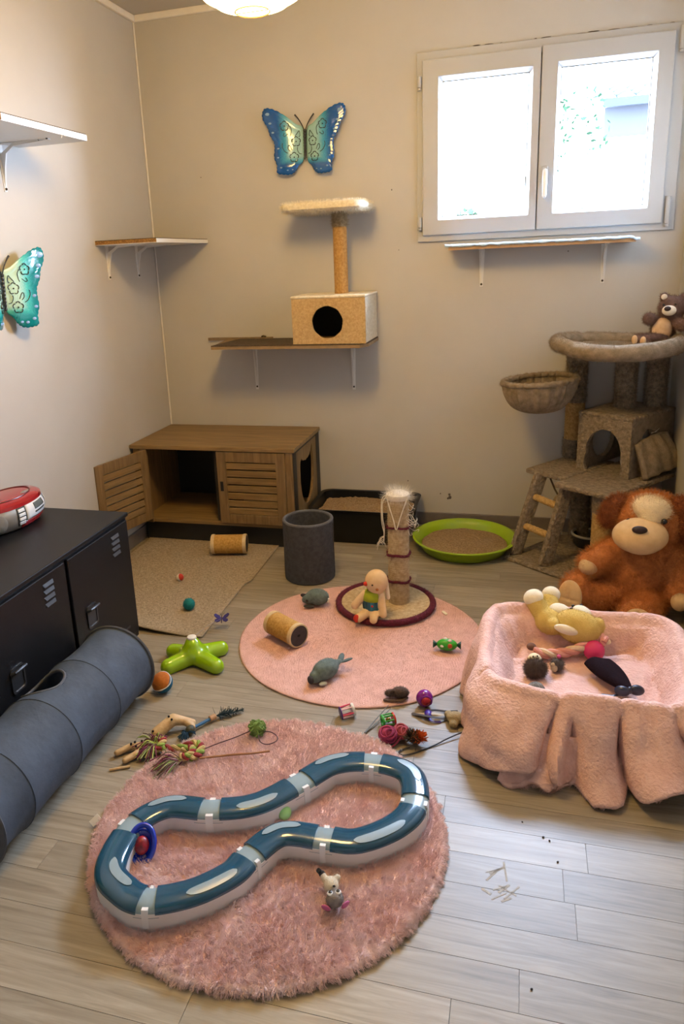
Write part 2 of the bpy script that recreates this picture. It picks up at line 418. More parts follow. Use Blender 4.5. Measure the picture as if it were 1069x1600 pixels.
leaves('foliage', mat('bush_green', (0.008, 0.018, 0.007), 0.9, spec=0.1), t, [((0, 0, 1.75), (0.15, 0.2, 0.25)), ((0.02, 0, 1.35), (0.22, 0.3, 0.5))], 1500, 0.035, 5)['kind'] = 'stuff'
t = thing('neighbour_house', 'neighbouring house with a tiled roof beyond the right-hand pane', 'house', (4.0, 9.5, 0.02))
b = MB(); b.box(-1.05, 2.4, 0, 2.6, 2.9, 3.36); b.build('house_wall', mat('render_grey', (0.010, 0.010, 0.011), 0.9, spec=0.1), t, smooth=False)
b = MB(); b.box(-1.1, 2.5, -0.28, -0.20, 3.30, 3.42); b.build('gutter_board', mat('gutter_dark', (0.005, 0.006, 0.008), 0.8, spec=0.1), t, smooth=False)
b = MB(); b.box(-1.0, 2.4, -0.03, 2.6, -0.32, 2.9); b.build('lower_wall', mat('blown_white', (0.6, 0.6, 0.6), 0.9), t, smooth=False)  # blown-out daylight put into the colour, whiter than the grey wall above
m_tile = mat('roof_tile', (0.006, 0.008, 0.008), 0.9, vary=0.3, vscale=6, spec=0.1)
tile = None
for i in range(14):
    for j in range(3):
        if tile is None:
            q = MB(); q.grid(lambda u, v: (0.14 * (u - 0.5) * 2, v * 0.62, 0.07 * math.sin(PI * u) + 0.25 * v * 0.62), 8, 2)
            o = q.build('roof_tile', m_tile, t, wall=0.012); tile = o.data
        else:
            o = bpy.data.objects.new('roof_tile', tile); COL.objects.link(o); o.parent = t
            md = o.modifiers.new('solid', 'SOLIDIFY'); md.thickness = 0.012
        o.location = (-1.05 + i * 0.265, -0.28 + j * 0.6, 3.42 + j * 0.15)

# ------------------------------------------------------------------ hanging paper lantern
t = thing('paper_lantern', 'round cream paper lantern glowing at the top edge of the view', 'lamp', (1.150, -1.60, 2.172))
m_bulbpaper = mat('lit_paper', (1.0, 0.64, 0.20), 0.8, emit=LAMP_STRENGTH)
n = m_bulbpaper.node_tree; tc = n.nodes.new('ShaderNodeTexCoord'); sx = n.nodes.new('ShaderNodeSeparateXYZ'); mr = n.nodes.new('ShaderNodeMapRange')
mr.inputs[1].default_value = -0.21; mr.inputs[2].default_value = 0.21; mr.inputs[3].default_value = LAMP_STRENGTH * 1.6; mr.inputs[4].default_value = LAMP_STRENGTH * 0.25   # emission graded as if from a low bulb, to throw more light down
n.links.new(tc.outputs['Object'], sx.inputs[0]); n.links.new(sx.outputs['Z'], mr.inputs[0]); n.links.new(mr.outputs[0], n.nodes['Principled BSDF'].inputs['Emission Strength'])
b = MB(); prof = []
for i in range(0, 61):
    a = -PI / 2 + 0.206 + (PI - 0.412) * i / 60
    r = 0.21 * math.cos(a); r += 0.0025 * math.sin(i * 2 * PI / 4)
    prof.append((r, 0.21 * math.sin(a)))
b.lathe(prof, 48); b.build('paper_shade', m_bulbpaper, t, ang=80)
b = MB(); b.tube([(0.045 * math.cos(k), 0.045 * math.sin(k), -0.2058) for k in np.linspace(0, 2 * PI, 33)[:-1]], 0.0022, 8, closed=True)
b.tube([(-0.045, 0, -0.2058), (0.045, 0, -0.2058)], 0.0015, 6); b.build('bottom_ring', mat('ring_wire', '#8a7440', 0.5), t)
b = MB(); b.ell((0, 0, -0.17), (0.03, 0.03, 0.03)); b.build('bulb', mat('lit_bulb', (1.0, 0.72, 0.40), 0.4, emit=30), t)
b = MB(); b.cyl((0, 0, 0.2), (0, 0, 0.331), 0.004, n=8); b.lathe([(0.0, 0.303), (0.045, 0.308), (0.05, 0.331), (0.0, 0.331)], 20); b.build('ceiling_rose', M_TRIM, t)

# ------------------------------------------------------------------ generic plate with a star-shaped hole
def holeplate(b, x0, x1, z0, z1, cx, cz, rfun, y0, y1, M=None, n=72):
    ang = set(2 * PI * i / n for i in range(n))
    for px, pz in ((x0, z0), (x1, z0), (x1, z1), (x0, z1)): ang.add(math.atan2(pz - cz, px - cx) % (2 * PI))
    ang = sorted(ang); O = []; I = []
    for a in ang:
        ca, sa = math.cos(a), math.sin(a); k = 1e9
        if ca > 1e-9: k = min(k, (x1 - cx) / ca)
        if ca < -1e-9: k = min(k, (x0 - cx) / ca)
        if sa > 1e-9: k = min(k, (z1 - cz) / sa)
        if sa < -1e-9: k = min(k, (z0 - cz) / sa)
        O.append((cx + k * ca, cz + k * sa)); r = min(rfun(a), k * 0.98); I.append((cx + r * ca, cz + r * sa))
    m = len(ang); vs = []
    for y in (y0, y1):
        vs += [(p[0], y, p[1]) for p in O] + [(p[0], y, p[1]) for p in I]
    fs = []
    for i in range(m):
        j = (i + 1) % m
        fs += [(i, j, m + j, m + i), (2 * m + i, 3 * m + i, 3 * m + j, 2 * m + j), (i, 2 * m + i, 2 * m + j, j), (m + i, m + j, 3 * m + j, 3 * m + i)]
    return b.add(vs, fs, M)
def starfun(pts, cx, cz):
    A = sorted(((math.atan2(z - cz, x - cx) % (2 * PI)), math.hypot(x - cx, z - cz)) for x, z in pts)
    an = [a for a, _ in A]; rr_ = [r for _, r in A]
    def f(a): return float(np.interp(a % (2 * PI), [an[-1] - 2 * PI] + an + [an[0] + 2 * PI], [rr_[-1]] + rr_ + [rr_[0]]))
    return f
def rrect(hx, hy, r, n=6):
    o = []
    for cx, cy, a0 in ((hx - r, hy - r, 0), (-hx + r, hy - r, 90), (-hx + r, -hy + r, 180), (hx - r, -hy + r, 270)):
        o += [(cx + r * math.cos(R(a0 + 90 * k / n)), cy + r * math.sin(R(a0 + 90 * k / n))) for k in range(n + 1)]
    return o
def loft(b, secs, n=6, capa=True, capb=True, M=None):
    """secs: (hx,hy,r,z)"""
    rows = [[(x, y, z) for x, y in rrect(hx, hy, r, n)] for hx, hy, r, z in secs]
    m = len(rows[0]); vs = [p for r_ in rows for p in r_]; fs = []
    for i in range(len(rows) - 1):
        fs += [(i * m + k, i * m + (k + 1) % m, (i + 1) * m + (k + 1) % m, (i + 1) * m + k) for k in range(m)]
    if capa: fs.append(tuple(range(m - 1, -1, -1)))
    if capb: fs.append(tuple((len(rows) - 1) * m + k for k in range(m)))
    return b.add(vs, fs, M)

# ------------------------------------------------------------------ wall shelves
M_MELA = mat('white_melamine', (0.74, 0.73, 0.70), 0.35)
M_CHIP = mat('raw_chipboard', '#a5793c', 0.9, dark='#5e3d17', vscale=170, bump=0.3, bscale=200, bdist=0.002)
M_BRK = mat('white_bracket', (0.70, 0.68, 0.64), 0.4)
M_CARPET_BR = mat('brown_carpet', '#5d4c39', 0.95, dark='#33281c', vscale=140, bump=0.6, bscale=300, bdist=0.003)
M_SCREW = mat('screw_dark', (0.06, 0.045, 0.03), 0.5, metal=0.6)
def bracket(parent, ox, oy, oz, out, drop, M):
    """pressed steel bracket: wall leg, arm, rib; local frame y = out of the wall (negative), M places it"""
    b = MB(); T0 = Matrix.Translation((ox, oy, oz))
    w = 0.013
    b.add([(-w, 0, 0), (w, 0, 0), (w * 0.55, 0, -drop), (-w * 0.55, 0, -drop), (-w, -0.003, 0), (w, -0.003, 0), (w * 0.55, -0.003, -drop), (-w * 0.55, -0.003, -drop)],
          [(0, 1, 2, 3), (4, 7, 6, 5), (0, 4, 5, 1), (1, 5, 6, 2), (2, 6, 7, 3), (3, 7, 4, 0)], M @ T0)
    b.add([(-w, 0, 0), (w, 0, 0), (w * 0.55, -out, 0), (-w * 0.55, -out, 0), (-w, 0, -0.003), (w, 0, -0.003), (w * 0.55, -out, -0.003), (-w * 0.55, -out, -0.003)],
          [(0, 1, 2, 3), (4, 7, 6, 5), (0, 4, 5, 1), (1, 5, 6, 2), (2, 6, 7, 3), (3, 7, 4, 0)], M @ T0)
    pth = [(0, -0.004, -drop * 0.9), (0, -0.014, -drop * 0.5), (0, -0.026, -0.035), (0, -0.06, -0.012), (0, -out * 0.9, -0.004)]
    vs = []; fs = []
    for p in pth: vs += [(-0.003, p[1], p[2]), (0.003, p[1], p[2])]
    for p in pth: vs += [(-0.003, max(p[1], -0.002) if p[2] < -0.02 else p[1], p[2] if p[2] < -0.02 else -0.001), (0.003, max(p[1], -0.002) if p[2] < -0.02 else p[1], p[2] if p[2] < -0.02 else -0.001)]
    m = len(pth)
    for i in range(m - 1):
        a = 2 * i; c_ = 2 * m + 2 * i
        fs += [(a, a + 1, a + 3, a + 2), (a, a + 2, c_ + 2, c_), (a + 1, c_ + 1, c_ + 3, a + 3)]
    b.add(vs, fs, M @ T0)
    o = b.build('bracket', M_BRK, parent, smooth=False)
    b = MB()
    b.ell((M @ T0) @ Vector((0, -0.004, -drop * 0.94)), 0.005, nu=8, nv=6)
    b.build('screw', M_SCREW, o)
    return o
I4 = Matrix.Identity(4); MLEFT = Matrix.Rotation(R(90), 4, 'Z')   # wall-left frame: local x -> +Y, local -y -> +X
# 1: upper shelf on the left wall
t = thing('wall_shelf', 'white chipboard shelf high on the left wall above the teal butterfly', 'shelf', (0, -1.26, 1.80))
b = MB(); b.box(0.0, 0.288, -0.25, 0.235, 0.002, 0.020); b.build('board', M_CHIP, t, smooth=False)
b = MB(); b.box(0.0, 0.289, -0.249, 0.2355, 0.0, 0.0025); b.build('melamine_face', M_MELA, t, smooth=False)
b = MB(); b.box(0.287, 0.2895, -0.247, 0.2345, 0.0005, 0.0205); b.build('edge_band', M_MELA, t, smooth=False)
b = MB(); b.box(0.003, 0.2875, -0.25, 0.234, 0.020, 0.024); o = b.build('carpet_top', M_CARPET_BR, t)
bracket(t, 0.115, 0, 0.0, 0.21, 0.165, MLEFT); bracket(t, -0.17, 0, 0.0, 0.21, 0.165, MLEFT)
b = MB()
for p in ((0.17, 0.11), (0.21, 0.10), (0.13, 0.13)): b.ell((p[0], p[1], -0.0005), 0.004, nu=8, nv=6)
b.build('screw', M_SCREW, t)['kind'] = 'stuff'
b = MB(); b.tube([(0.2905, 0.10, 0.012), (0.292, 0.085, -0.004), (0.291, 0.075, 0.004), (0.2905, 0.065, -0.012)], 0.0007, 5); b.build('loose_thread', mat('thread', (0.7, 0.66, 0.58)), t)
# 2: shelf in the corner, on the left wall
t = thing('wall_shelf', 'small corner shelf with a raw chipboard end and white front edge', 'shelf', (0, -0.285, 1.448))
b = MB(); b.box(0.0, 0.30, -0.285, 0.283, 0.002, 0.017); b.build('board', M_CHIP, t, smooth=False)
b = MB(); b.box(0.0, 0.301, -0.2845, 0.283, 0.0, 0.0025); b.build('melamine_face', M_MELA, t, smooth=False)
b = MB(); b.box(0.2995, 0.302, -0.284, 0.283, 0.0, 0.017); b.build('edge_band', M_MELA, t, smooth=False)
b = MB(); b.box(0.0, 0.300, -0.284, 0.283, 0.017, 0.020); b.build('carpet_top', M_CARPET_BR, t)
bracket(t, -0.195, 0, 0.0, 0.20, 0.15, MLEFT); bracket(t, 0.085, 0, 0.0, 0.20, 0.15, MLEFT)
# 3: shelf with the cat house
t = thing('wall_shelf', 'carpeted brown shelf on the back wall carrying the beige cat house', 'shelf', (0.78, 0, 0.948))
b = MB(); b.prism([(-0.375, -0.31), (0.355, -0.31), (0.385, -0.25), (0.385, 0), (-0.42, 0)], 0.0, 0.014); b.build('board', mat('shelf_ply', '#8c7350', 0.7, vary=0.15, vscale=30), t, smooth=False)
b = MB(); b.prism([(-0.374, -0.311), (0.354, -0.311), (0.384, -0.25), (0.384, -0.004), (-0.34, -0.004)], 0.0142, 0.019); o = b.build('carpet_top', M_CARPET_BR, t)
b = MB(); b.box(-0.515, -0.16, -0.012, 0, 0.012, 0.026); b.build('wall_batten', mat('batten_brown', '#7d6a50', 0.8, vary=0.15, vscale=30), t, smooth=False)
b = MB(); b.tube([(-0.22, -0.006, 0.028), (-0.21, -0.012, 0.033), (-0.195, -0.010, 0.028)], 0.004, 6); b.build('batten_clip', M_SCREW, t)
bracket(t, -0.262, 0, 0.0, 0.27, 0.245, I4); bracket(t, 0.256, 0, 0.0, 0.27, 0.245, I4)
# 4: shelf under the window with the fleece
t = thing('wall_shelf', 'narrow shelf under the window covered with pale blue fleece', 'shelf', (1.912, 0, 1.357))
b = MB(); b.box(-0.395, 0.375, -0.165, 0, 0.0, 0.017); b.build('board', mat('pine_board', '#a8835a', 0.6, vary=0.15, vscale=25), t, smooth=False)
b = MB(); rr_ = random.Random(2)
def fleece(u, v):
    x = -0.410 + 0.80 * u + 0.006 * nz(v * 9, u * 3, 1); y = -0.172 + 0.17 * v
    z = 0.0185 + 0.004 * nz(u * 22, v * 8, 3) + 0.003
    if v < 0.04: z -= 0.006 + 0.003 * nz(u * 40, 0, 2); y -= 0.002
    if u > 0.975: z -= 0.006
    return (x, y, z)
b.grid(fleece, 90, 18); o = b.build('fleece_cover', mat('blue_fleece', '#b9d3ea', 0.95, vary=0.08, vscale=60, bump=0.5, bscale=250, bdist=0.004), t, wall=0.004)
fur(o, 5000, 0.006, 0.0007, 0.5, 3)
bracket(t, -0.258, 0, 0.0, 0.14, 0.168, I4); bracket(t, 0.268, 0, 0.0, 0.14, 0.170, I4)

# ------------------------------------------------------------------ cat house on the shelf
M_SAND = mat('sand_plush', '#c9ab7c', 0.95, dark='#a98a5a', vscale=120, bump=0.7, bscale=260, bdist=0.004)
M_CREAM = mat('cream_plush', '#e6dcc6', 0.95, dark='#cbbd9f', vscale=90, bump=0.6, bscale=240, bdist=0.004)
M_SISAL = mat('sisal_rope', '#b98f52', 0.9, dark='#936a33', vscale=90, bump=0.3, bscale=200, bdist=0.002)
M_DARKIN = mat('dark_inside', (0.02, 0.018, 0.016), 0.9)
t = thing('cat_house', 'beige plush cat house with round hole, sisal post and top perch', 'cat house', (0.99, -0.165, 0.968))
b = MB(); holeplate(b, -0.172, 0.172, 0.0, 0.212, -0.005, 0.098, lambda a: 0.0735 + 0.0008 * math.sin(9 * a), -0.137, -0.125)
o = b.build('front_panel', M_SAND, t); fur(o, 5000, 0.004, 0.0006, 0.5, 3)
b = MB(); b.box(-0.172, -0.160, -0.125, 0.155, 0.0, 0.212); b.box(0.160, 0.172, -0.125, 0.155, 0, 0.212); b.box(-0.16, 0.16, 0.145, 0.155, 0, 0.212)
o = b.build('side_panel', M_CREAM, t, bevel=0.003); fur(o, 4000, 0.005, 0.0006, 0.5, 4)
b = MB(); b.box(-0.176, 0.176, -0.141, 0.158, 0.205, 0.218); o = b.build('roof_panel', M_CREAM, t, bevel=0.006, seg=3); fur(o, 5000, 0.007, 0.0007, 0.6, 5)
b = MB(); b.box(-0.16, 0.16, -0.125, 0.145, 0.0, 0.008); b.build('house_floor', M_SAND, t)
b = MB(); b.box(-0.159, 0.159, -0.123, 0.144, 0.02, 0.204); 
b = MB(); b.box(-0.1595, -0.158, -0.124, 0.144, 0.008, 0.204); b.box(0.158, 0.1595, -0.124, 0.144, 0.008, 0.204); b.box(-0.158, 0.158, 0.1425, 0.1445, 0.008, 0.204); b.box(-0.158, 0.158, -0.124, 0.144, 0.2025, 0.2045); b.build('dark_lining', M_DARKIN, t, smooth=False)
prof = [(0.0, 0.216)]; n_ = 64
for i in range(n_ + 1): prof.append((0.031 + 0.0022 * abs(math.sin(i * PI / 2.0 + 0.4)), 0.216 + 0.30 * i / n_))
prof.append((0.0, 0.516)); b = MB(); b.lathe(prof, 24); o = b.build('sisal_post', M_SISAL, t, ang=80); o.location = (0.028, 0.03, 0); 
b = MB(); b.lathe([(0.0, 0.516), (0.0335, 0.516), (0.036, 0.53), (0.034, 0.60), (0.0, 0.60)], 24); o = b.build('post_collar', mat('worn_plush', '#a99674', 0.95, dark='#6e5c40', vscale=80, bump=0.8, bscale=150), t); o.location = (0.028, 0.03, 0); fur(o, 1200, 0.009, 0.0006, 0.7, 6)
b = MB(); loft(b, [(0.178, 0.145, 0.05, 0.585), (0.188, 0.155, 0.055, 0.592), (0.190, 0.157, 0.056, 0.608), (0.186, 0.153, 0.055, 0.617), (0.17, 0.14, 0.05, 0.620)])
o = b.build('perch', M_CREAM, t); o.location = (0.0, 0.0, 0); fur(o, 9000, 0.010, 0.0008, 0.6, 7)
o.location = (-0.02, 0.005, 0); 

# ------------------------------------------------------------------ painted tin butterflies
OUT_W = [(0.008, 0.056), (0.045, 0.084), (0.095, 0.120), (0.146, 0.147), (0.185, 0.155), (0.201, 0.137), (0.199, 0.106), (0.178, 0.073), (0.168, 0.040), (0.148, 0.006), (0.146, -0.022), (0.149, -0.060), (0.137, -0.095), (0.136, -0.128), (0.105, -0.137), (0.069, -0.136), (0.047, -0.121), (0.033, -0.099), (0.009, -0.067)]
def butterfly_tin(name, label, loc, M, inner, mid, edge, spot, dih, roll, spot_k=1.0):
    t = thing(name, label, 'wall butterfly', loc)
    m = bpy.data.materials.new(name + '_enamel'); m.use_nodes = True; n = m.node_tree; bs = n.nodes['Principled BSDF']
    bs.inputs['Roughness'].default_value = 0.16; bs.inputs['Coat Weight'].default_value = 0.5; bs.inputs['Coat Roughness'].default_value = 0.08
    at = n.nodes.new('ShaderNodeAttribute'); at.attribute_name = 'edge'; rp = n.nodes.new('ShaderNodeValToRGB'); e = rp.color_ramp.elements
    no = n.nodes.new('ShaderNodeTexNoise'); no.inputs['Scale'].default_value = 70; ad = n.nodes.new('ShaderNodeMath'); ad.operation = 'MULTIPLY_ADD'; ad.inputs[1].default_value = 0.22
    sb = n.nodes.new('ShaderNodeMath'); sb.operation = 'SUBTRACT'; sb.inputs[1].default_value = 0.11
    n.links.new(no.outputs[0], ad.inputs[0]); n.links.new(at.outputs['Fac'], sb.inputs[0]); n.links.new(sb.outputs[0], ad.inputs[2]); n.links.new(ad.outputs[0], rp.inputs[0])
    e[0].position = 0.26; e[0].color = (*lin(inner), 1); e[1].position = 0.62; e[1].color = (*lin(edge), 1)
    x = rp.color_ramp.elements.new(0.44); x.color = (*lin(mid), 1)
    n.links.new(rp.outputs[0], bs.inputs['Base Color'])
    m_out = mat('cut_outline', (0.012, 0.016, 0.018), 0.5); m_spot = mat(name + '_spot', spot, 0.3)
    poly = [Vector((p[0], p[1])) for p in OUT_W]
    fine = catmull([(p[0], p[1], 0) for p in OUT_W], 7, True)
    rs = random.Random(4); fine = [Vector((p.x + (0.0016 * math.sin(i * 1.7) if p.x > 0.10 or p.y < -0.11 else 0), p.y + (0.0016 * math.cos(i * 1.7) if p.x > 0.10 or p.y < -0.11 else 0), 0)) for i, p in enumerate(fine)]
    c0 = Vector((0.06, 0.012, 0))
    for sgn in (1, -1):
        D = Matrix.Rotation(sgn * -dih, 4, 'Y')
        def place(x, y, h=0.0):
            q = D @ Vector((sgn * x, y, 0.014 * math.sin(min(1, max(0, x / 0.2)) * PI) + h)); return tuple(M @ (Matrix.Rotation(roll, 4, 'Z') @ q))
        b = MB(); vs = []; at_ = []; nr = 12; fs = []; mm = len(fine)
        for k in range(nr + 1):
            s = k / nr
            for p in fine:
                q = c0.lerp(p, s); dome = 0.006 * (1 - s * s)
                vs.append(place(q.x, q.y, dome + (0.0012 * math.sin(k * 2.1) if k > 7 else 0)))
                hx = max(0, min(1, (q.x - 0.02) / 0.18)); lo = max(0, min(1, (-q.y - 0.03) / 0.10))
                at_.append(min(1.0, max(hx ** 0.95, lo * 0.95)))
        for k in range(nr):
            fs += [(k * mm + i, k * mm + (i + 1) % mm, (k + 1) * mm + (i + 1) % mm, (k + 1) * mm + i) for i in range(mm)]
        b.add(vs, fs); o = b.build('wing', m, t, wall=0.0012, ang=70)
        a = o.data.attributes.new('edge', 'FLOAT', 'POINT'); a.data.foreach_set('value', at_)
        b = MB()
        for (fx, fy) in ((0.096, 0.074), (0.043, 0.006), (0.053, -0.062)):
            for k in range(5):
                a0 = R(72 * k + 18); px, py = fx + 0.0125 * math.cos(a0), fy + 0.0125 * math.sin(a0)
                pts = [place(px + 0.0085 * math.cos(a0 + R(g)), py + 0.0085 * math.sin(a0 + R(g)), 0.0072) for g in range(-75, 80, 25)]
                b.tube(pts, 0.0018, 5)
            b.ell(place(fx, fy, 0.0072), 0.003, nu=8, nv=6)
        for pts in ([(0.072, 0.074), (0.064, 0.060), (0.066, 0.040), (0.070, 0.030)], [(0.047, 0.030), (0.034, 0.046), (0.028, 0.052), (0.024, 0.034), (0.030, 0.026)], [(0.018, -0.048), (0.030, -0.044), (0.037, -0.030), (0.036, -0.018)],
                    [(0.082, -0.044), (0.096, -0.036), (0.108, -0.016), (0.106, 0.000)], [(0.062, -0.032), (0.072, -0.012), (0.080, -0.012), (0.080, -0.026), (0.070, -0.036)], [(0.080, 0.040), (0.094, 0.030), (0.102, 0.034), (0.096, 0.044)]):
            b.tube([place(p.x, p.y, 0.0072) for p in catmull([(q[0], q[1], 0) for q in pts], 5, False)], 0.0014, 5)
        b.build('flower_cutout', m_out, o)['kind'] = 'stuff'
        b = MB()
        for (sx, sy, r) in ((0.176, 0.128, 0.0085), (0.165, 0.088, 0.006), (0.152, 0.048, 0.0055), (0.128, -0.022, 0.0045), (0.130, -0.062, 0.0045), (0.116, -0.106, 0.0045), (0.085, -0.118, 0.004), (0.062, -0.116, 0.0035)):
            q = Vector(place(sx, sy, 0.0045)); nrm = Vector(place(sx, sy, 0.0055)) - q
            r *= spot_k; b.lathe([(0, 0.0012), (r * 0.75, 0.001), (r, 0)], 10, Matrix.Translation(q) @ nrm.to_track_quat('Z', 'Y').to_matrix().to_4x4() @ Matrix.Diagonal((1.25, 0.8, 1, 1)))
        b.build('wing_spot', m_spot, o)['kind'] = 'stuff'
        b = MB(); pts = [(0.004, 0.058), (0.014, 0.080), (0.030, 0.104), (0.046, 0.122)]
        P = [Vector((sgn * p[0], p[1], 0.012 + 0.1 * p[0])) for p in pts]
        P = [M @ (Matrix.Rotation(roll, 4, 'Z') @ p) for p in catmull(P, 5, False)]
        b.tube(P, [0.0022 + 0.0022 * (k / len(P)) ** 3 for k in range(len(P))], 8); b.build('antenna', mat('black_tin', (0.015, 0.014, 0.014), 0.35), t)
    b = MB(); P = []; rads = []
    for k in range(41):
        s = k / 40; P.append(M @ (Matrix.Rotation(roll, 4, 'Z') @ Vector((0, 0.060 - 0.134 * s, 0.011)))); rads.append((0.0085 - 0.003 * s) * (1 if k % 4 else 0.8) * (0.4 if k in (0, 40) else 1))
    b.tube(P, rads, 12); b.build('body', mat('black_tin', (0.015, 0.014, 0.014)), t)
    return t
MB_ = Matrix(((1, 0, 0, 0), (0, 0, -1, -0.012), (0, 1, 0, 0), (0, 0, 0, 1)))       # back wall: local z out -> -Y
ML_ = Matrix(((0, 0, 1, 0.012), (1, 0, 0, 0), (0, 1, 0, 0), (0, 0, 0, 1)))         # left wall: local x -> +Y, z -> +X
butterfly_tin('wall_butterfly', 'blue painted tin butterfly high on the back wall', (0.838, 0, 1.872), MB_, '#93bdbb', '#3f97b4', '#0b4e96', '#7d9fc4', R(9), R(-1.5))
butterfly_tin('wall_butterfly', 'teal green tin butterfly on the left wall, cut by the frame', (0, -1.272, 1.288), ML_, '#b4d8c8', '#43b6ae', '#067c80', '#d6f2f2', R(18), R(-2), 1.6)

# ------------------------------------------------------------------ litter cabinet with an open door
M_CAB = wood_mat('cabinet_oak', '#987b4e', '#644c2b', 0, 0.5, 0.05)
M_CABV = wood_mat('cabinet_oak_upright', '#8d7149', '#5c4528', 2, 0.5, 0.08)
M_BLACKW = mat('black_board', (0.012, 0.011, 0.011), 0.55)
t = thing('litter_cabinet', 'wooden litter cabinet in the corner with slatted doors, left one open', 'cabinet', (0.43, -0.24, 0))
b = MB(); b.box(-0.425, 0.420, -0.243, 0.228, 0.490, 0.509); b.build('top', M_CAB, t, bevel=0.002, smooth=False)
b = MB(); b.box(-0.413, 0.408, -0.222, 0.222, 0.108, 0.124); b.build('bottom_board', M_CAB, t, smooth=False)
b = MB(); b.box(-0.413, 0.408, 0.214, 0.224, 0.108, 0.490); b.build('back_panel', M_BLACKW, t, smooth=False)
b = MB(); b.box(-0.405, 0.400, -0.19, 0.215, 0.0, 0.108); b.build('plinth', M_BLACKW, t, smooth=False)
b = MB(); b.box(-0.413, -0.398, -0.222, 0.214, 0.124, 0.490); b.build('side_panel', M_CABV, t, smooth=False)
b = MB(); b.box(-0.413, -0.340, -0.234, -0.222, 0.108, 0.490); b.build('face_stile', M_CABV, t, bevel=0.0015, smooth=False)
b = MB(); b.box(0.372, 0.409, -0.234, -0.222, 0.108, 0.490); b.build('face_stile', M_CABV, t, bevel=0.0015, smooth=False)
b = MB(); b.box(0.0, 0.012, -0.20, 0.214, 0.124, 0.490); b.build('divider', mat('dark_ply', (0.03, 0.022, 0.014), 0.8), t, smooth=False)
# right side: black corner posts and a panel with the cat-shaped hole
b = MB(); b.box(0.395, 0.413, -0.233, -0.185, 0.0, 0.490); b.box(0.395, 0.413, 0.165, 0.226, 0.0, 0.490); b.box(0.395, 0.412, -0.185, 0.165, 0.476, 0.490); b.box(0.395, 0.412, -0.185, 0.165, 0.0, 0.124)
b.build('side_frame', M_BLACKW, t, smooth=False)
cat = [(-0.115, 0.455), (-0.098, 0.430), (-0.075, 0.407), (-0.03, 0.400), (0.01, 0.403), (0.045, 0.412), (0.072, 0.440), (0.088, 0.462), (0.098, 0.42), (0.105, 0.37), (0.102, 0.31), (0.085, 0.25), (0.055, 0.205), (0.0, 0.180), (-0.06, 0.190), (-0.10, 0.23), (-0.122, 0.29), (-0.126, 0.35), (-0.122, 0.41)]
b = MB(); MR = Matrix.Rotation(R(90), 4, 'Z')
holeplate(b, -0.185, 0.165, 0.124, 0.476, -0.01, 0.31, starfun(cat, -0.01, 0.31), -0.412, -0.400, MR, n=90)
b.build('cat_door_panel', M_CABV, t, smooth=False)
def cab_door(hx, hy, rz, hand):
    """hinged at x=0, extends to +x*hand"""
    L = 0.342; z0, z1 = 0.128, 0.486; s = hand
    d = MB()
    def bx(x0, x1, y0, y1, za, zb): d.box(min(s * x0, s * x1), max(s * x0, s * x1), y0, y1, za, zb)
    bx(0, 0.046, -0.017, 0, z0, z1); bx(L - 0.046, L, -0.017, 0, z0, z1); bx(0.046, L - 0.046, -0.015, -0.002, z1 - 0.050, z1); bx(0.046, L - 0.046, -0.015, -0.002, z0, z0 + 0.045)
    o = d.build('door', M_CABV, t, bevel=0.0015, smooth=False); o.location = (hx, hy, 0); o.rotation_euler = (0, 0, rz)
    n = 7; za, zb = z0 + 0.045, z1 - 0.050; h = (zb - za) / n; me = None
    for k in range(n):
        if me is None:
            q = MB(); q.cbox((0, 0, 0), (L - 0.092, 0.010, h * 0.80), (R(7), 0, 0)); so = q.build('slat', M_CAB, o, bevel=0.001, smooth=False); me = so.data
        else:
            so = bpy.data.objects.new('slat', me); COL.objects.link(so); so.parent = o
        so.location = (s * L / 2, -0.008, za + h * (k + 0.46))
    q = MB(); q.cbox((s * (L - 0.020), -0.018, 0.315), (0.016, 0.005, 0.048)); q.build('door_handle', mat('handle_black', (0.012, 0.012, 0.012), 0.3), o, bevel=0.004, seg=3)
    return o
cab_door(0.371, -0.222, 0, -1)                 # right door, shut, hinged at its right
cab_door(-0.338, -0.236, R(-104.5), 1)           # left door, swung wide open

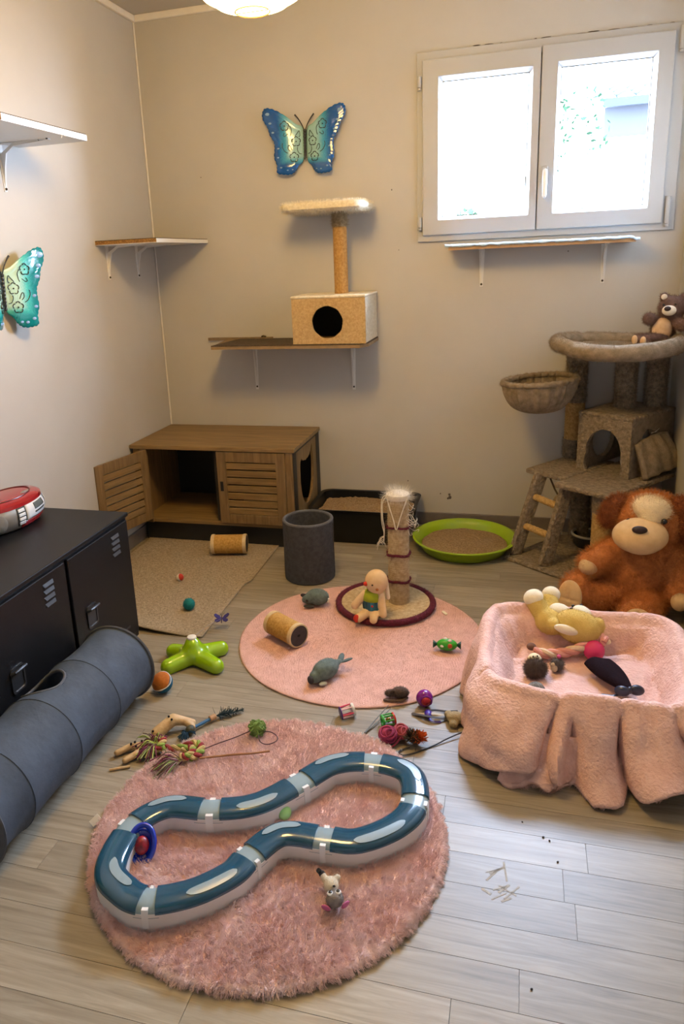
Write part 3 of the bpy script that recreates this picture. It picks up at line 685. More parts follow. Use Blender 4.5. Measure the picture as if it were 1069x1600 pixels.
# ------------------------------------------------------------------ black metal locker
M_LOCK = mat('black_metal', (0.006, 0.006, 0.007), 0.42, vary=0.25, vscale=7, spec=0.35)
M_EDGE = mat('black_metal_edge', (0.03, 0.03, 0.032), 0.3)
t = thing('metal_locker', 'low black metal locker cabinet along the left wall', 'locker', (0.24, -1.975, 0))
b = MB(); b.box(-0.236, 0.236, -0.60, 0.60, 0.0, 0.490); b.build('body', M_LOCK, t, bevel=0.003, smooth=False)
b = MB(); b.box(-0.237, 0.247, -0.601, 0.601, 0.4795, 0.495); b.build('top', M_LOCK, t, bevel=0.003, smooth=False)
for k in range(3):
    y1 = 0.586 - k * 0.396; y0 = y1 - 0.378
    b = MB(); b.box(0.236, 0.247, y0, y1, 0.03, 0.470); d = b.build('door', M_LOCK, t, bevel=0.0025, smooth=False)
    for j in range(4):
        z = 0.370 + j * 0.021
        b = MB(); b.add([(0.2465, y1 - 0.118, z), (0.2465, y1 - 0.066, z), (0.2465, y1 - 0.066, z + 0.013), (0.2465, y1 - 0.118, z + 0.013), (0.2525, y1 - 0.114, z + 0.0015), (0.2525, y1 - 0.070, z + 0.0015)],
                        [(0, 1, 5, 4), (4, 5, 2, 3), (0, 4, 3), (1, 2, 5)]); b.build('vent', M_EDGE, d, smooth=False)
    yc = y1 - 0.285; zc = 0.232
    b = MB(); loft(b, [(0.040, 0.030, 0.012, 0), (0.040, 0.030, 0.012, 0.004), (0.034, 0.024, 0.010, 0.004), (0.032, 0.022, 0.009, 0.001)], M=Matrix.Translation((0.2468, yc, zc)) @ Matrix.Rotation(R(90), 4, 'Y')); b.build('handle_cup', M_EDGE, d, bevel=0.0)
    b = MB(); b.tube([(0.250, yc - 0.028, zc + 0.026), (0.262, yc - 0.024, zc + 0.032), (0.265, yc, zc + 0.034), (0.262, yc + 0.024, zc + 0.032), (0.250, yc + 0.028, zc + 0.026)], 0.005, 8); b.build('handle_grip', M_EDGE, d)
    b = MB(); b.box(0.2465, 0.249, y1 - 0.120, y1 - 0.060, 0.07, 0.078); b.build('label_slot', M_EDGE, d, smooth=False)
# toy paper label tag none; boombox on top
t = thing('boombox', 'red and silver portable radio on the black locker', 'radio', (0.125, -1.565, 0.495))
m_red = mat('red_gloss', (0.30, 0.010, 0.014), 0.15, coat=0.6); m_sil = mat('silver_grey', (0.30, 0.285, 0.26), 0.35, metal=0.5)
b = MB(); b.lathe([(0.0, 0.0), (0.72, 0.0), (0.90, 0.012), (1.0, 0.040), (1.0, 0.060), (0.93, 0.082), (0.86, 0.09), (0, 0.09)], 48, Matrix.Diagonal((0.098, 0.165, 1, 1))); b.build('body', m_sil, t)
b = MB(); b.lathe([(0.90, 0.080), (0.95, 0.083), (0.93, 0.095), (0.82, 0.104), (0.5, 0.109), (0, 0.110)], 48, Matrix.Diagonal((0.098, 0.165, 1, 1))); b.build('top_lid', m_red, t)
b = MB(); b.tube([(0.066 * math.cos(k), 0.108 * math.sin(k), 0.108) for k in np.linspace(0, 2 * PI, 41)[:-1]], 0.0018, 6, closed=True); b.build('disc_lid_seam', mat('dark_red', (0.08, 0.004, 0.006), 0.3), t)
b = MB(); b.ell((0.045, 0.05, 0.109), (0.008, 0.022, 0.003)); b.build('lid_badge', m_sil, t)
def bb(u, v, k=1.012):   # point on the rounded front of the radio
    a = u; r = np.interp(v, [0.0, 0.012, 0.04, 0.06, 0.082, 0.09], [0.75, 0.90, 1.0, 1.0, 0.93, 0.86]) * k
    return (0.098 * r * math.cos(a), 0.165 * r * math.sin(a), v)
def patch(name, a0, a1, v0, v1, m, k=1.012):
    q = MB(); q.grid(lambda u, v: bb(a0 + (a1 - a0) * u, v0 + (v1 - v0) * v, k), 10, 8); return q.build(name, m, t, wall=0.002)
patch('front_panel', R(-8), R(44), 0.028, 0.086, mat('panel_white', (0.72, 0.74, 0.76), 0.25))
patch('display', R(8), R(33), 0.056, 0.078, mat('lcd_grey', (0.10, 0.115, 0.115), 0.12), 1.024)
patch('button_bar', R(8), R(34), 0.044, 0.049, mat('button_dark', (0.03, 0.035, 0.04), 0.3), 1.024)
patch('red_base', R(-16), R(48), 0.004, 0.027, m_red, 1.014)
for a0 in (R(-20), R(50)):
    for k in range(4): patch('button', a0, a0 + R(10), 0.022 + k * 0.015, 0.033 + k * 0.015, mat('panel_white', (0.72, 0.74, 0.76)), 1.022)
    q = MB(); q.grid(lambda u, v: bb(a0 - R(2) + R(14) * u, 0.018 + 0.064 * v, 1.014), 8, 8); q.build('button_strip', mat('button_dark', (0.03, 0.035, 0.04)), t, wall=0.001)
b = MB(); b.ell(bb(R(-48), 0.045, 0.985), (0.02, 0.03, 0.03)); b.build('speaker_cone', mat('speaker_mesh', (0.16, 0.145, 0.12), 0.6, bump=0.6, bscale=600), t)

# ------------------------------------------------------------------ grey fabric tunnel
M_TUN = mat('tunnel_cloth', '#414c5a', 0.8, dark='#353e4a', vscale=14, bump=0.25, bscale=40, bdist=0.006)
M_TRIMG = mat('tunnel_binding', '#4d5056', 0.8, vary=0.1, vscale=50)
t = thing('cat_tunnel', 'grey fabric play tunnel lying in front of the black locker', 'tunnel', (0.622, -1.768, 0.0), R(0))
Rt = 0.124; rings = [0.0, 0.205, 0.41, 0.615, 0.735]
def tun_r(s, a):
    k = max(i for i in range(len(rings)) if rings[i] <= s + 1e-9); k = min(k, len(rings) - 2)
    q = (s - rings[k]) / (rings[k + 1] - rings[k])
    r = Rt - 0.006 * math.sin(PI * q) + 0.0022 * nz(a * 2.2, s * 9, 1.7) * math.sin(PI * q) - 0.002 * abs(math.sin(a * 5 + s * 30)) * math.sin(PI * q) * 0.5
    return r
def tun_p(a, s, k=1.0): r = tun_r(s, a) * k; return (r * math.cos(a), -s, Rt + r * math.sin(a))
na, ns = 120, 150; h_a, h_s, h_r = R(112), 0.315, 0.064
vs = [tun_p(2 * PI * i / na, 0.735 * j / (ns - 1)) for i in range(na) for j in range(ns)]; fs = []
def inhole(i, j): return math.hypot((2 * PI * (i + 0.5) / na - h_a) * Rt, 0.735 * (j + 0.5) / (ns - 1) - h_s) < h_r
for i in range(na):
    for j in range(ns - 1):
        if not inhole(i, j): fs.append((i * ns + j, ((i + 1) % na) * ns + j, ((i + 1) % na) * ns + j + 1, i * ns + j + 1))
b = MB(); b.add(vs, fs); b.build('tunnel_cloth', M_TUN, t, wall=0.003, ang=80)
b = MB(); b.tube([tun_p(h_a + h_r / Rt * math.cos(k), h_s + h_r * math.sin(k), 1.003) for k in np.linspace(0, 2 * PI, 49)[:-1]], 0.0045, 8, closed=True); b.build('hole_binding', M_TRIMG, t)
for k, s in enumerate(rings):
    b = MB(); r = 0.0055 if k in (0, 4) else 0.0022
    b.tube([tun_p(a, min(max(s, 0.002), 0.733), 1.0 if k in (0, 4) else 1.008) for a in np.linspace(0, 2 * PI, 61)[:-1]], r, 8, closed=True, flat=(1, 1.6) if k in (0, 4) else None)
    b.build('end_hoop' if k in (0, 4) else 'hoop_seam', M_TRIMG if k in (0, 4) else M_TUN, t)

# ------------------------------------------------------------------ black litter tray, green tray, felt barrel
M_BLKPL = mat('black_plastic', (0.005, 0.005, 0.006), 0.35, spec=0.3)
M_LITTER = mat('wood_litter', '#a68c66', 0.95, dark='#7a6040', vscale=130, bump=1.0, bscale=220, bdist=0.006)
t = thing('litter_tray', 'black rectangular litter tray against the back wall', 'litter tray', (1.118, -0.182, 0))
b = MB(); loft(b, [(0.215, 0.140, 0.04, 0.0), (0.225, 0.148, 0.045, 0.01), (0.250, 0.165, 0.05, 0.165), (0.262, 0.172, 0.055, 0.168), (0.262, 0.172, 0.055, 0.174), (0.244, 0.158, 0.05, 0.172), (0.219, 0.142, 0.042, 0.014)], capb=True)
b.build('tray', M_BLKPL, t)
b = MB(); b.grid(lambda u, v: ((u - 0.5) * 0.46, (v - 0.5) * 0.30, 0.128 + 0.018 * nz(u * 5, v * 4, 2) + 0.006 * nz(u * 30, v * 24, 5) + 0.012 * math.sin(u * 4)), 90, 60)
o = b.build('litter', M_LITTER, t, ang=80); o['kind'] = 'stuff'
t = thing('round_tray', 'lime green round tray filled with sand-coloured litter', 'tray', (1.612, -0.30, 0))
M_LIME = mat('lime_plastic', '#8fae1c', 0.32)
b = MB(); b.lathe([(0, 0), (0.185, 0.0), (0.195, 0.006), (0.222, 0.048), (0.232, 0.056), (0.240, 0.058), (0.241, 0.063), (0.232, 0.065), (0.224, 0.060), (0.214, 0.050), (0.209, 0.044), (0.200, 0.022), (0.196, 0.012), (0, 0.008)], 72); b.build('tray', M_LIME, t)
def sand(u, v):
    r = 0.197 * u; a = 2 * PI * v
    x, y_ = r * math.cos(a), r * math.sin(a); return (x, y_, 0.024 + 0.012 * nz(x * 12, y_ * 12, 4) + 0.005 * nz(x * 70, y_ * 70, 2) * (1 if u < 0.97 else 0) + 0.012 * (1 - u))
b = MB(); b.grid(sand, 50, 120, cv=True); o = b.build('litter', M_LITTER, t, ang=80); o['kind'] = 'stuff'
t = thing('felt_barrel', 'dark grey felt scratching barrel standing on the floor', 'scratching barrel', (0.977, -0.735, 0))
M_FELT = mat('grey_felt', '#46464a', 0.95, dark='#35353a', vscale=60, bump=0.5, bscale=300, bdist=0.003)
b = MB(); b.lathe([(0, 0), (0.104, 0.0), (0.110, 0.004), (0.1115, 0.02), (0.110, 0.15), (0.1105, 0.258), (0.1105, 0.266), (0.107, 0.270), (0.098, 0.270), (0.094, 0.266), (0.094, 0.255), (0.093, 0.02), (0, 0.018)], 64); b.build('barrel', M_FELT, t)
b = MB(); b.tube([(0.1035 * math.cos(k), 0.1035 * math.sin(k), 0.267) for k in np.linspace(0, 2 * PI, 61)[:-1]], 0.0075, 8, closed=True); b.build('rim_roll', mat('felt_rim', '#5a5a5e', 0.95, vary=0.15, vscale=60, bump=0.4, bscale=300), t)
b = MB(); b.tube([(0.1118, -0.002, 0.01), (0.1114, -0.002, 0.13), (0.1114, -0.002, 0.255)], 0.0016, 6); b.build('side_seam', M_FELT, t)

# ------------------------------------------------------------------ rugs and carpet
M_PINKF = mat('pink_flat_pile', '#dcb2a6', 0.95, dark='#cba194', vscale=26, bump=0.5, bscale=240, bdist=0.003)
M_PINKS = mat('pink_shag', '#f8e0da', 0.95, dark='#e6bfb6', vscale=13, bump=0.5, bscale=160, bdist=0.006)
def disc(name, label, cx, cy, Rr, h, m, seed, bumpy, tagname):
    t = thing(name, label, 'rug', (cx, cy, 0.0))
    def f(u, v):
        a = 2 * PI * v; w_ = 1 + 0.012 * nz(math.cos(a) * 2, math.sin(a) * 2, seed) + 0.004 * nz(math.cos(a) * 12, math.sin(a) * 12, seed)
        k = min(1, u / 0.93); r = Rr * w_ * (k if u <= 0.93 else 1.0)
        z = h + bumpy * (nz(r * math.cos(a) * 9, r * math.sin(a) * 9, seed + 3) + 0.5 * nz(r * math.cos(a) * 24, r * math.sin(a) * 24, seed))
        if u > 0.93: z = z * (1 - u) / 0.07; r *= 1 + 0.012 * math.sin((u - 0.93) / 0.07 * PI)
        return (r * math.cos(a), r * math.sin(a), max(0.0008, z))
    b = MB(); b.grid(f, 46, 160, cv=True); o = b.build(tagname, m, t, ang=80)
    return t, o
t, o = disc('round_rug', 'flat pink round rug lying under the scratching post', 1.308, -1.242, 0.44, 0.007, M_PINKF, 3.0, 0.0016, 'flat_pile')
fur(o, 26000, 0.005, 0.0006, 0.5, 5)
b = MB(); b.cbox((0.283, 0.235, 0.012), (0.024, 0.010, 0.002), (0.3, 0.2, -0.7)); b.build('care_label', mat('label_cream', (0.75, 0.68, 0.5), 0.7), t)
t, o = disc('round_rug', 'fluffy shaggy pink round rug nearest the camera, under the track', 1.284, -2.226, 0.421, 0.016, M_PINKS, 8.0, 0.0055, 'shaggy_pile')
fur(o, 14000, 0.0115, 0.0010, 0.5, 7, tang=0.4, clump=0.5, kids=8)
b = MB(); b.cbox((-0.435, -0.078, 0.014), (0.026, 0.018, 0.002), (0.5, -0.5, 0.9)); b.build('care_label', mat('label_white', (0.75, 0.74, 0.72), 0.6), t)
M_CARP = mat('beige_carpet', '#b3a186', 0.95, dark='#84745a', vscale=110, bump=0.7, bscale=230, bdist=0.004)
t = thing('carpet', 'beige rectangular carpet in front of the litter cabinet, corner curling up', 'carpet', (0.38, -0.88, 0))
def carp(u, v):
    y = 0.455 - 0.93 * v
    xr = 0.350 + 0.012 * v - (0.0 if v < 0.46 else 0.018 * min(1, (v - 0.46) / 0.02)) ; xl = -0.345 if v < 0.985 * 0.5 else -0.345
    x = xl + (xr - xl) * u
    if v > 0.5 : pass
    lift = max(0, (v - 0.62) / 0.38) ** 2 * max(0, (0.90 - u) / 0.9) * 0.055
    y += 0.10 * max(0, (0.72 - u)) * max(0, v - 0.75) * 2.4
    return (x, y, 0.004 + lift + 0.0012 * nz(x * 9, y * 9, 2))
b = MB(); b.grid(carp, 50, 70); o = b.build('pile', M_CARP, t, wall=0.006, ang=60); fur(o, 22000, 0.0035, 0.0007, 0.6, 9)
P = [Vector(carp(1.0, k / 40)) for k in range(41)]; b = MB(); b.tube([(p.x, p.y, p.z + 0.001) for p in P], 0.0035, 6)
P = [Vector(carp(k / 40, 1.0)) for k in range(41)]; b.tube([(p.x, p.y, p.z + 0.001) for p in P], 0.0035, 6); o = b.build('edge_binding', mat('carpet_binding', '#9a8a72', 0.9, vary=0.2, vscale=60), t)

# ------------------------------------------------------------------ scratching post on the far rug
M_ROPE = mat('pale_sisal', '#c9b38c', 0.9, dark='#a58c62', vscale=70, bump=0.4, bscale=180, bdist=0.003)
M_MAROON = mat('maroon_plush', '#6a1c33', 0.95, dark='#4a1022', vscale=80, bump=0.5, bscale=200)
z0 = 0.010
t = thing('scratching_post', 'frayed sisal scratching post with maroon bands on an oval base', 'scratching post', (1.408, -0.965, z0))
b = MB(); b.lathe([(0, 0), (0.98, 0), (1, 0.006), (1, 0.012), (0.97, 0.016), (0, 0.017)], 64, Matrix.Translation((-0.053, -0.010, 0)) @ Matrix.Diagonal((0.192, 0.185, 1, 1))); o = b.build('base', M_ROPE, t); fur(o, 3000, 0.003, 0.0005, 0.5, 2)
b = MB(); b.tube([(-0.053 + 0.186 * math.cos(k), -0.010 + 0.179 * math.sin(k), 0.012) for k in np.linspace(0, 2 * PI, 81)[:-1]], 0.0125, 10, closed=True); o = b.build('base_trim', M_MAROON, t); fur(o, 3500, 0.004, 0.0006, 0.5, 3)
prof = [(0, 0.012)]; N = 150
for i in range(N + 1):
    z = 0.014 + 0.446 * i / N; prof.append((0.0405 + 0.0013 * math.sin(i * PI * 0.66) + 0.001 * nz(z * 30, 1, 1), z))
prof += [(0.030, 0.464), (0, 0.465)]
b = MB(); b.lathe(prof, 32); o = b.build('sisal_column', M_ROPE, t, ang=80); fur(o, 1500, 0.012, 0.0004, 0.8, 4)
for z, rr2 in ((0.335, 0.7), (0.222, 1.0), (0.112, 1.0)):
    b = MB(); b.tube([((0.0425 + 0.0015 * math.sin(9 * k)) * math.cos(k), (0.0425 + 0.0015 * math.sin(9 * k)) * math.sin(k), z + 0.003 * math.sin(3 * k)) for k in np.linspace(0, 2 * PI, 41)[:-1]], 0.0045 * rr2 + 0.001, 8, closed=True)
    o = b.build('maroon_band', M_MAROON, t); fur(o, 500, 0.010, 0.0004, 0.9, 4)
M_FRAY = mat('white_fibre', '#d8cfbd', 0.9, vary=0.12, vscale=60)
b = MB(); b.lathe([(0.0435, 0.445), (0.046, 0.452), (0.044, 0.464), (0.03, 0.472), (0, 0.475)], 28); o = b.build('frayed_cap', M_FRAY, t); fur(o, 900, 0.02, 0.0004, 0.9, 6)
b = MB(); rs = random.Random(9)
def strand(pts, r=0.0016): b.tube(catmull(pts, 6, False), r, 6)
strand([(-0.038, -0.028, 0.455), (-0.027, -0.036, 0.42), (-0.010, -0.046, 0.37), (0.0, -0.048, 0.335), (0.016, -0.044, 0.385), (0.034, -0.032, 0.44), (0.040, -0.025, 0.455)], 0.0026)
strand([(-0.042, -0.015, 0.455), (-0.056, -0.022, 0.43), (-0.056, -0.024, 0.37), (-0.050, -0.026, 0.33), (-0.052, -0.03, 0.28)], 0.0022)
strand([(-0.042, -0.005, 0.46), (-0.060, -0.015, 0.44), (-0.061, -0.02, 0.36), (-0.051, -0.024, 0.31)], 0.0016)
for k in range(14):
    a = rs.uniform(-0.6, 0.6); p = Vector((0.043 * math.cos(a), 0.043 * math.sin(a) - 0.01, rs.uniform(0.33, 0.43)))
    q = p + Vector((rs.uniform(0.015, 0.045), rs.uniform(-0.02, 0.01), rs.uniform(-0.02, 0.02))); m_ = (p + q) / 2 + Vector((0, 0, rs.uniform(-0.015, 0.015)))
    strand([p, m_, q, q + Vector((rs.uniform(-0.012, 0.006), 0, rs.uniform(-0.02, 0.01)))], 0.0008)
for k in range(9):
    p = Vector((-0.052, -0.028, 0.29 + rs.uniform(-0.012, 0.012))); strand([p, p + Vector((rs.uniform(-0.02, 0.006), rs.uniform(-0.01, 0.01), -0.012)), p + Vector((rs.uniform(-0.035, 0.01), rs.uniform(-0.01, 0.01), rs.uniform(-0.045, -0.02)))], 0.0009)
o = b.build('loose_strand', M_FRAY, t); o['kind'] = 'stuff'

# ------------------------------------------------------------------ cloth doll leaning on the post
M_DOLL = mat('doll_cloth', '#e0c298', 0.9, dark='#d0ae80', vscale=30, bump=0.3, bscale=300, bdist=0.002)
t = thing('cloth_doll', 'beige cloth doll in striped blue shorts leaning on the scratching post', 'doll', (1.332, -1.115, 0.026))
o = plush('body', [('e', (0, 0.0, 0.065), (0.036, 0.032, 0.046)), ('e', (0.016, -0.002, 0.148), (0.044, 0.041, 0.047)), ('c', (0.032, -0.008, 0.095), (0.046, -0.036, 0.032), 0.016, 0.015), ('c', (-0.03, -0.005, 0.095), (-0.066, -0.018, 0.050), 0.015, 0.016),
  ('c', (-0.012, -0.018, 0.030), (-0.046, -0.050, 0.014), 0.019, 0.017), ('c', (0.012, -0.02, 0.028), (0.012, -0.055, 0.016), 0.018, 0.016)], M_DOLL, t, 0.004, 4)
b = MB(); b.lathe([(0.024, 0.034), (0.037, 0.040), (0.0385, 0.060), (0.037, 0.078), (0.030, 0.080)], 28, Matrix.Diagonal((1.02, 0.93, 1, 1)))
m_st = mat('striped_blue', '#3d7f92', 0.9, dark='#22343f', vscale=1.0, stretch=(90, 90, 10)); o = b.build('striped_shorts', m_st, t, wall=0.002)
b = MB(); b.lathe([(0.038, 0.075), (0.036, 0.092), (0.030, 0.106), (0.02, 0.112)], 28, Matrix.Diagonal((1.02, 0.95, 1, 1))); b.build('green_shirt', mat('lime_cloth', '#98a51f', 0.9, vary=0.15, vscale=40), t, wall=0.002)
m_redc = mat('red_cloth', '#c0301c', 0.85, vary=0.1, vscale=40)
b = MB(); b.ell((-0.052, -0.058, 0.016), (0.012, 0.010, 0.016)); b.build('red_sole', m_redc, t)
b = MB(); b.ell((-0.020, -0.026, 0.146), (0.009, 0.009, 0.009)); b.build('nose', m_redc, t)
m_eye = mat('black_bead', (0.012, 0.01, 0.01), 0.2)
b = MB(); b.ell((0.008, -0.043, 0.150), 0.0035, nu=10, nv=8); b.build('eye', m_eye, t)
b = MB(); b.ell((0.025, -0.040, 0.132), (0.006, 0.003, 0.006)); b.build('cheek', mat('orange_patch', '#b5713c', 0.9), t)
b = MB(); b.ell((0.004, -0.035, 0.060), (0.005, 0.003, 0.005)); b.build('button', m_redc, t)
o = plush('ear', [('c', (0.052, 0.006, 0.150), (0.058, 0.0, 0.085), 0.008, 0.010)], mat('doll_ear', '#dcc7a4', 0.9), t, 0.004, 3)

# ------------------------------------------------------------------ the marble-run style ball track
M_TRK = mat('track_grey', (0.68, 0.66, 0.63), 0.45)
m_cov = bpy.data.materials.new('track_blue'); m_cov.use_nodes = True; n = m_cov.node_tree; bs = n.nodes['Principled BSDF']
bs.inputs['Base Color'].default_value = (0.010, 0.075, 0.135, 1); bs.inputs['Roughness'].default_value = 0.14; bs.inputs['Coat Weight'].default_value = 0.6; bs.inputs['Alpha'].default_value = 0.86
m_clear = mat('track_clear', (0.30, 0.40, 0.43), 0.2, alpha=0.8)
mid = [(-0.287, -0.251), (-0.222, -0.3), (-0.161, -0.31), (-0.079, -0.27), (-0.017, -0.206), (0.005, -0.151), (0.057, -0.068), (0.159, -0.057), (0.235, -0.047), (0.313, 0.02), (0.343, 0.099), (0.316, 0.205), (0.216, 0.23), (0.115, 0.197), (0.048, 0.11), (-0.035, 0.013), (-0.137, -0.028), (-0.246, -0.046), (-0.301, -0.129)]
t = thing('ball_track', 'blue and grey plastic figure-eight ball track lying on the shaggy rug', 'ball track', (1.284, -2.226, 0.012))
ND = 14
PC = catmull([(x, y, 0) for x, y in mid], ND, True); NP = len(PC)
TN = [(PC[(i + 1) % NP] - PC[i - 1]).normalized() for i in range(NP)]
NR = [Vector((q.y, -q.x, 0)) for q in TN]          # right-hand side of travel
def at(i, off, z): p = PC[i % NP] + NR[i % NP] * off; return (p.x, p.y, z)
def sweep(b, i0, i1, sec, closed_sec=True, cap=True):
    m = len(sec); idx = list(range(i0, i1 + 1)); vs = [at(i, o_, z_) for i in idx for o_, z_ in sec]; fs = []
    for k in range(len(idx) - 1):
        for j in range(m if closed_sec else m - 1):
            fs.append((k * m + j, k * m + (j + 1) % m, (k + 1) * m + (j + 1) % m, (k + 1) * m + j))
    if cap and closed_sec: fs.append(tuple(range(m - 1, -1, -1))); fs.append(tuple((len(idx) - 1) * m + j for j in range(m)))
    return b.add(vs, fs)
HW = 0.033
SEC_U = [(-HW, 0.0), (HW, 0.0), (HW + 0.001, 0.047), (HW - 0.003, 0.047), (HW - 0.004, 0.008), (-HW + 0.004, 0.008), (-HW + 0.003, 0.047), (-HW - 0.001, 0.047)]
def arch(w_, z0, z1, n=10): return [(-w_ * math.cos(PI * k / n), z0 + (z1 - z0) * math.sin(PI * k / n) ** 0.55) for k in range(n + 1)]
SEC_C = arch(HW + 0.002, 0.0455, 0.065) + arch(HW - 0.001, 0.0455, 0.062)[::-1]
SEC_J = arch(HW + 0.001, 0.037, 0.0615) + arch(HW - 0.004, 0.037, 0.057)[::-1]
joints = [2 * ND, 5 * ND, 7 * ND, 10 * ND, 12 * ND, 14 * ND, 16 * ND, 18 * ND, 21 * ND]
win_off = [0.012, -0.012, 0.014, 0.010, 0.012, -0.012, 0.012, -0.010]
for k in range(8):
    i0, i1 = joints[k], joints[k + 1]
    b = MB(); sweep(b, i0, i1, SEC_U); s = b.build('track_section', M_TRK, t, bevel=0.001)
    L = i1 - i0
    b = MB(); sweep(b, i0 + 3, i1 - 3, SEC_C); b.build('track_cover', m_cov, s, ang=50)
    a0, a1 = i0 + int(L * 0.30), i0 + int(L * 0.72); b = MB(); wo = win_off[k]
    vs = []; fs = []
    for j in range(a0, a1 + 1):
        q = (j - a0) / (a1 - a0); hw = 0.0105 * max(0.02, 1 - (2 * q - 1) ** 4) ** 0.5
        for o_ in (wo - hw, wo - hw / 2, wo, wo + hw / 2, wo + hw):
            zz = 0.0455 + 0.0195 * math.sin(math.acos(max(-1, min(1, -o_ / (HW + 0.002))))) ** 0.55 + 0.0012
            vs.append(at(j, o_, zz))
    for j in range(a1 - a0): fs += [(j * 5 + q, j * 5 + q + 1, j * 5 + q + 6, j * 5 + q + 5) for q in range(4)]
    b.add(vs, fs); b.build('cover_window', mat('track_pale', (0.24, 0.32, 0.35), 0.3), s)
    b = MB(); sweep(b, i0 - 4, i0 + 4, SEC_J); b.build('connector', m_clear, s, ang=50)
    b = MB(); sweep(b, i0 - 1, i0 + 1, [(-HW - 0.002, 0.012), (-HW - 0.002, 0.049), (-HW + 0.001, 0.057), (HW - 0.001, 0.057), (HW + 0.002, 0.049), (HW + 0.002, 0.012), (HW + 0.001, 0.012), (HW, 0.049), (-HW, 0.049), (-HW - 0.001, 0.012)]); b.build('joint_clip', mat('clip_white', (0.72, 0.72, 0.70), 0.4), s)
def simple_ball(name, label, c, r, m, group=None):
    q = MB(); q.ell((0, 0, 0), r, nu=28, nv=18); o = q.build(name, m); o.location = c; return tag(o, label, 'ball', group)
p = PC[12 * ND + 20]; simple_ball('track_ball', 'green ball showing faintly inside the blue track at the back bend', (1.284 + p.x, -2.226 + p.y, 0.012 + 0.008 + 0.019), 0.019, mat('green_ball', (0.20, 0.55, 0.12), 0.3))
simple_ball('toy_ball', 'small pale green ball inside the loop behind the track waist', (1.313, -2.190, 0.030), 0.018, mat('pale_green_ball', (0.30, 0.62, 0.24), 0.35))

# ------------------------------------------------------------------ balls and rollers
def banded(name, label, c, r, base, cap, stripe, rot, seam=True):
    """ball with one differently coloured half and a seam"""
    t = thing(name, label, 'ball', c, rot=rot)
    b = MB(); b.ell((0, 0, 0), r, nu=32, nv=20); o = b.build('ball', base, t); 
    if cap:
        b = MB(); b.lathe([(0, r * 1.012)] + [(r * 1.012 * math.sin(a), r * 1.012 * math.cos(a)) for a in np.linspace(0.1, 1.35, 10)] + [(r * 0.97 * math.sin(1.36), r * 0.97 * math.cos(1.36))], 28); b.build('colour_half', cap, t)
    if stripe:
        b = MB(); P = []
        for k in np.linspace(0, 2 * PI, 61)[:-1]:
            a = 1.36 + 0.16 * math.cos(2 * k); P.append((r * 1.01 * math.sin(a) * math.cos(k), r * 1.01 * math.sin(a) * math.sin(k), r * 1.01 * math.cos(a)))
        b.tube(P, r * 0.055, 6, closed=True); b.build('seam', stripe, t)
    return t, o
m_white = mat('toy_white', (0.72, 0.69, 0.62), 0.5)
t, o = banded('toy_ball', 'tiny red and white ball on the beige carpet', (0.427, -0.902, 0.023), 0.016, m_white, mat('ball_red', '#bd2a17', 0.4), None, (0.3, 1.2, 0.3))
q = simple_ball('toy_ball', 'teal felt ball on the beige carpet', (0.587, -1.158, 0.032), 0.0235, mat('teal_felt', '#117a80', 0.95, vary=0.12, vscale=60, bump=0.4, bscale=250, bdist=0.002)); fur(q, 900, 0.003, 0.0005, 0.6, 3)
t, o = banded('tennis_ball', 'orange and blue tennis ball on the floor by the tunnel end', (0.745, -1.715, 0.034), 0.034, mat('felt_blue', '#145a78', 0.95, vary=0.15, vscale=60), mat('felt_orange', '#bd6f22', 0.95, dark='#9a5417', vscale=40, bump=0.4, bscale=250, bdist=0.002), m_white, (R(38), R(-18), 0))
def roller(name, label, a, b_, r, capm):
    a = Vector(a); b_ = Vector(b_); d = (b_ - a); L = d.length
    t = thing(name, label, 'scratching roller', (a + b_) / 2); t.rotation_mode = 'QUATERNION'; t.rotation_quaternion = d.to_track_quat('Z', 'Y')
    prof = [(r * 0.95, -L / 2 + 0.010)]
    n_ = 44
    for i in range(n_ + 1): prof.append((r * 0.985 + 0.0009 * math.sin(i * PI * 0.9), -L / 2 + 0.012 + (L - 0.024) * i / n_))
    prof.append((r * 0.95, L / 2 - 0.010))
    q = MB(); q.lathe(prof, 32); q.build('sisal_wrap', mat('roller_sisal', '#c4994f', 0.9, dark='#9b7231', vscale=120, bump=0.3, bscale=250, bdist=0.002), t, ang=80)
    for s in (-1, 1):
        q = MB(); q.lathe([(r * 0.90, s * (L / 2 - 0.016)), (r * 1.02, s * (L / 2 - 0.016)), (r * 1.05, s * (L / 2 - 0.008)), (r * 1.02, s * L / 2), (r * 0.90, s * (L / 2 + 0.001))], 32); q.build('end_band', mat('roller_band', '#c9b084', 0.95, vary=0.12, vscale=60, bump=0.4, bscale=250, bdist=0.002), t)
        q = MB(); q.lathe([(0, s * (L / 2 - 0.003)), (0.006, s * (L / 2 - 0.003)), (0.007, s * (L / 2 - 0.0005)), (r * 0.92, s * (L / 2 - 0.0005)), (r * 0.92, s * (L / 2 - 0.006))], 32); q.build('end_disc', capm, t)
        q = MB(); q.ell((0, 0, s * (L / 2 - 0.002)), (0.005, 0.005, 0.002), nu=10, nv=6); q.build('end_hole', mat('hole_black', (0.006, 0.005, 0.005), 0.9), t)
m_cap = mat('roller_cap', (0.045, 0.032, 0.03), 0.85, vary=0.2, vscale=40)
roller('scratching_roller', 'sisal scratching roller lying on the beige carpet', (0.452, -0.590, 0.058), (0.616, -0.556, 0.058), 0.046, m_cap)
roller('scratching_roller', 'sisal scratching roller with dark end lying on the pink rug', (0.985, -1.284, 0.056), (1.112, -1.368, 0.056), 0.043, m_cap)

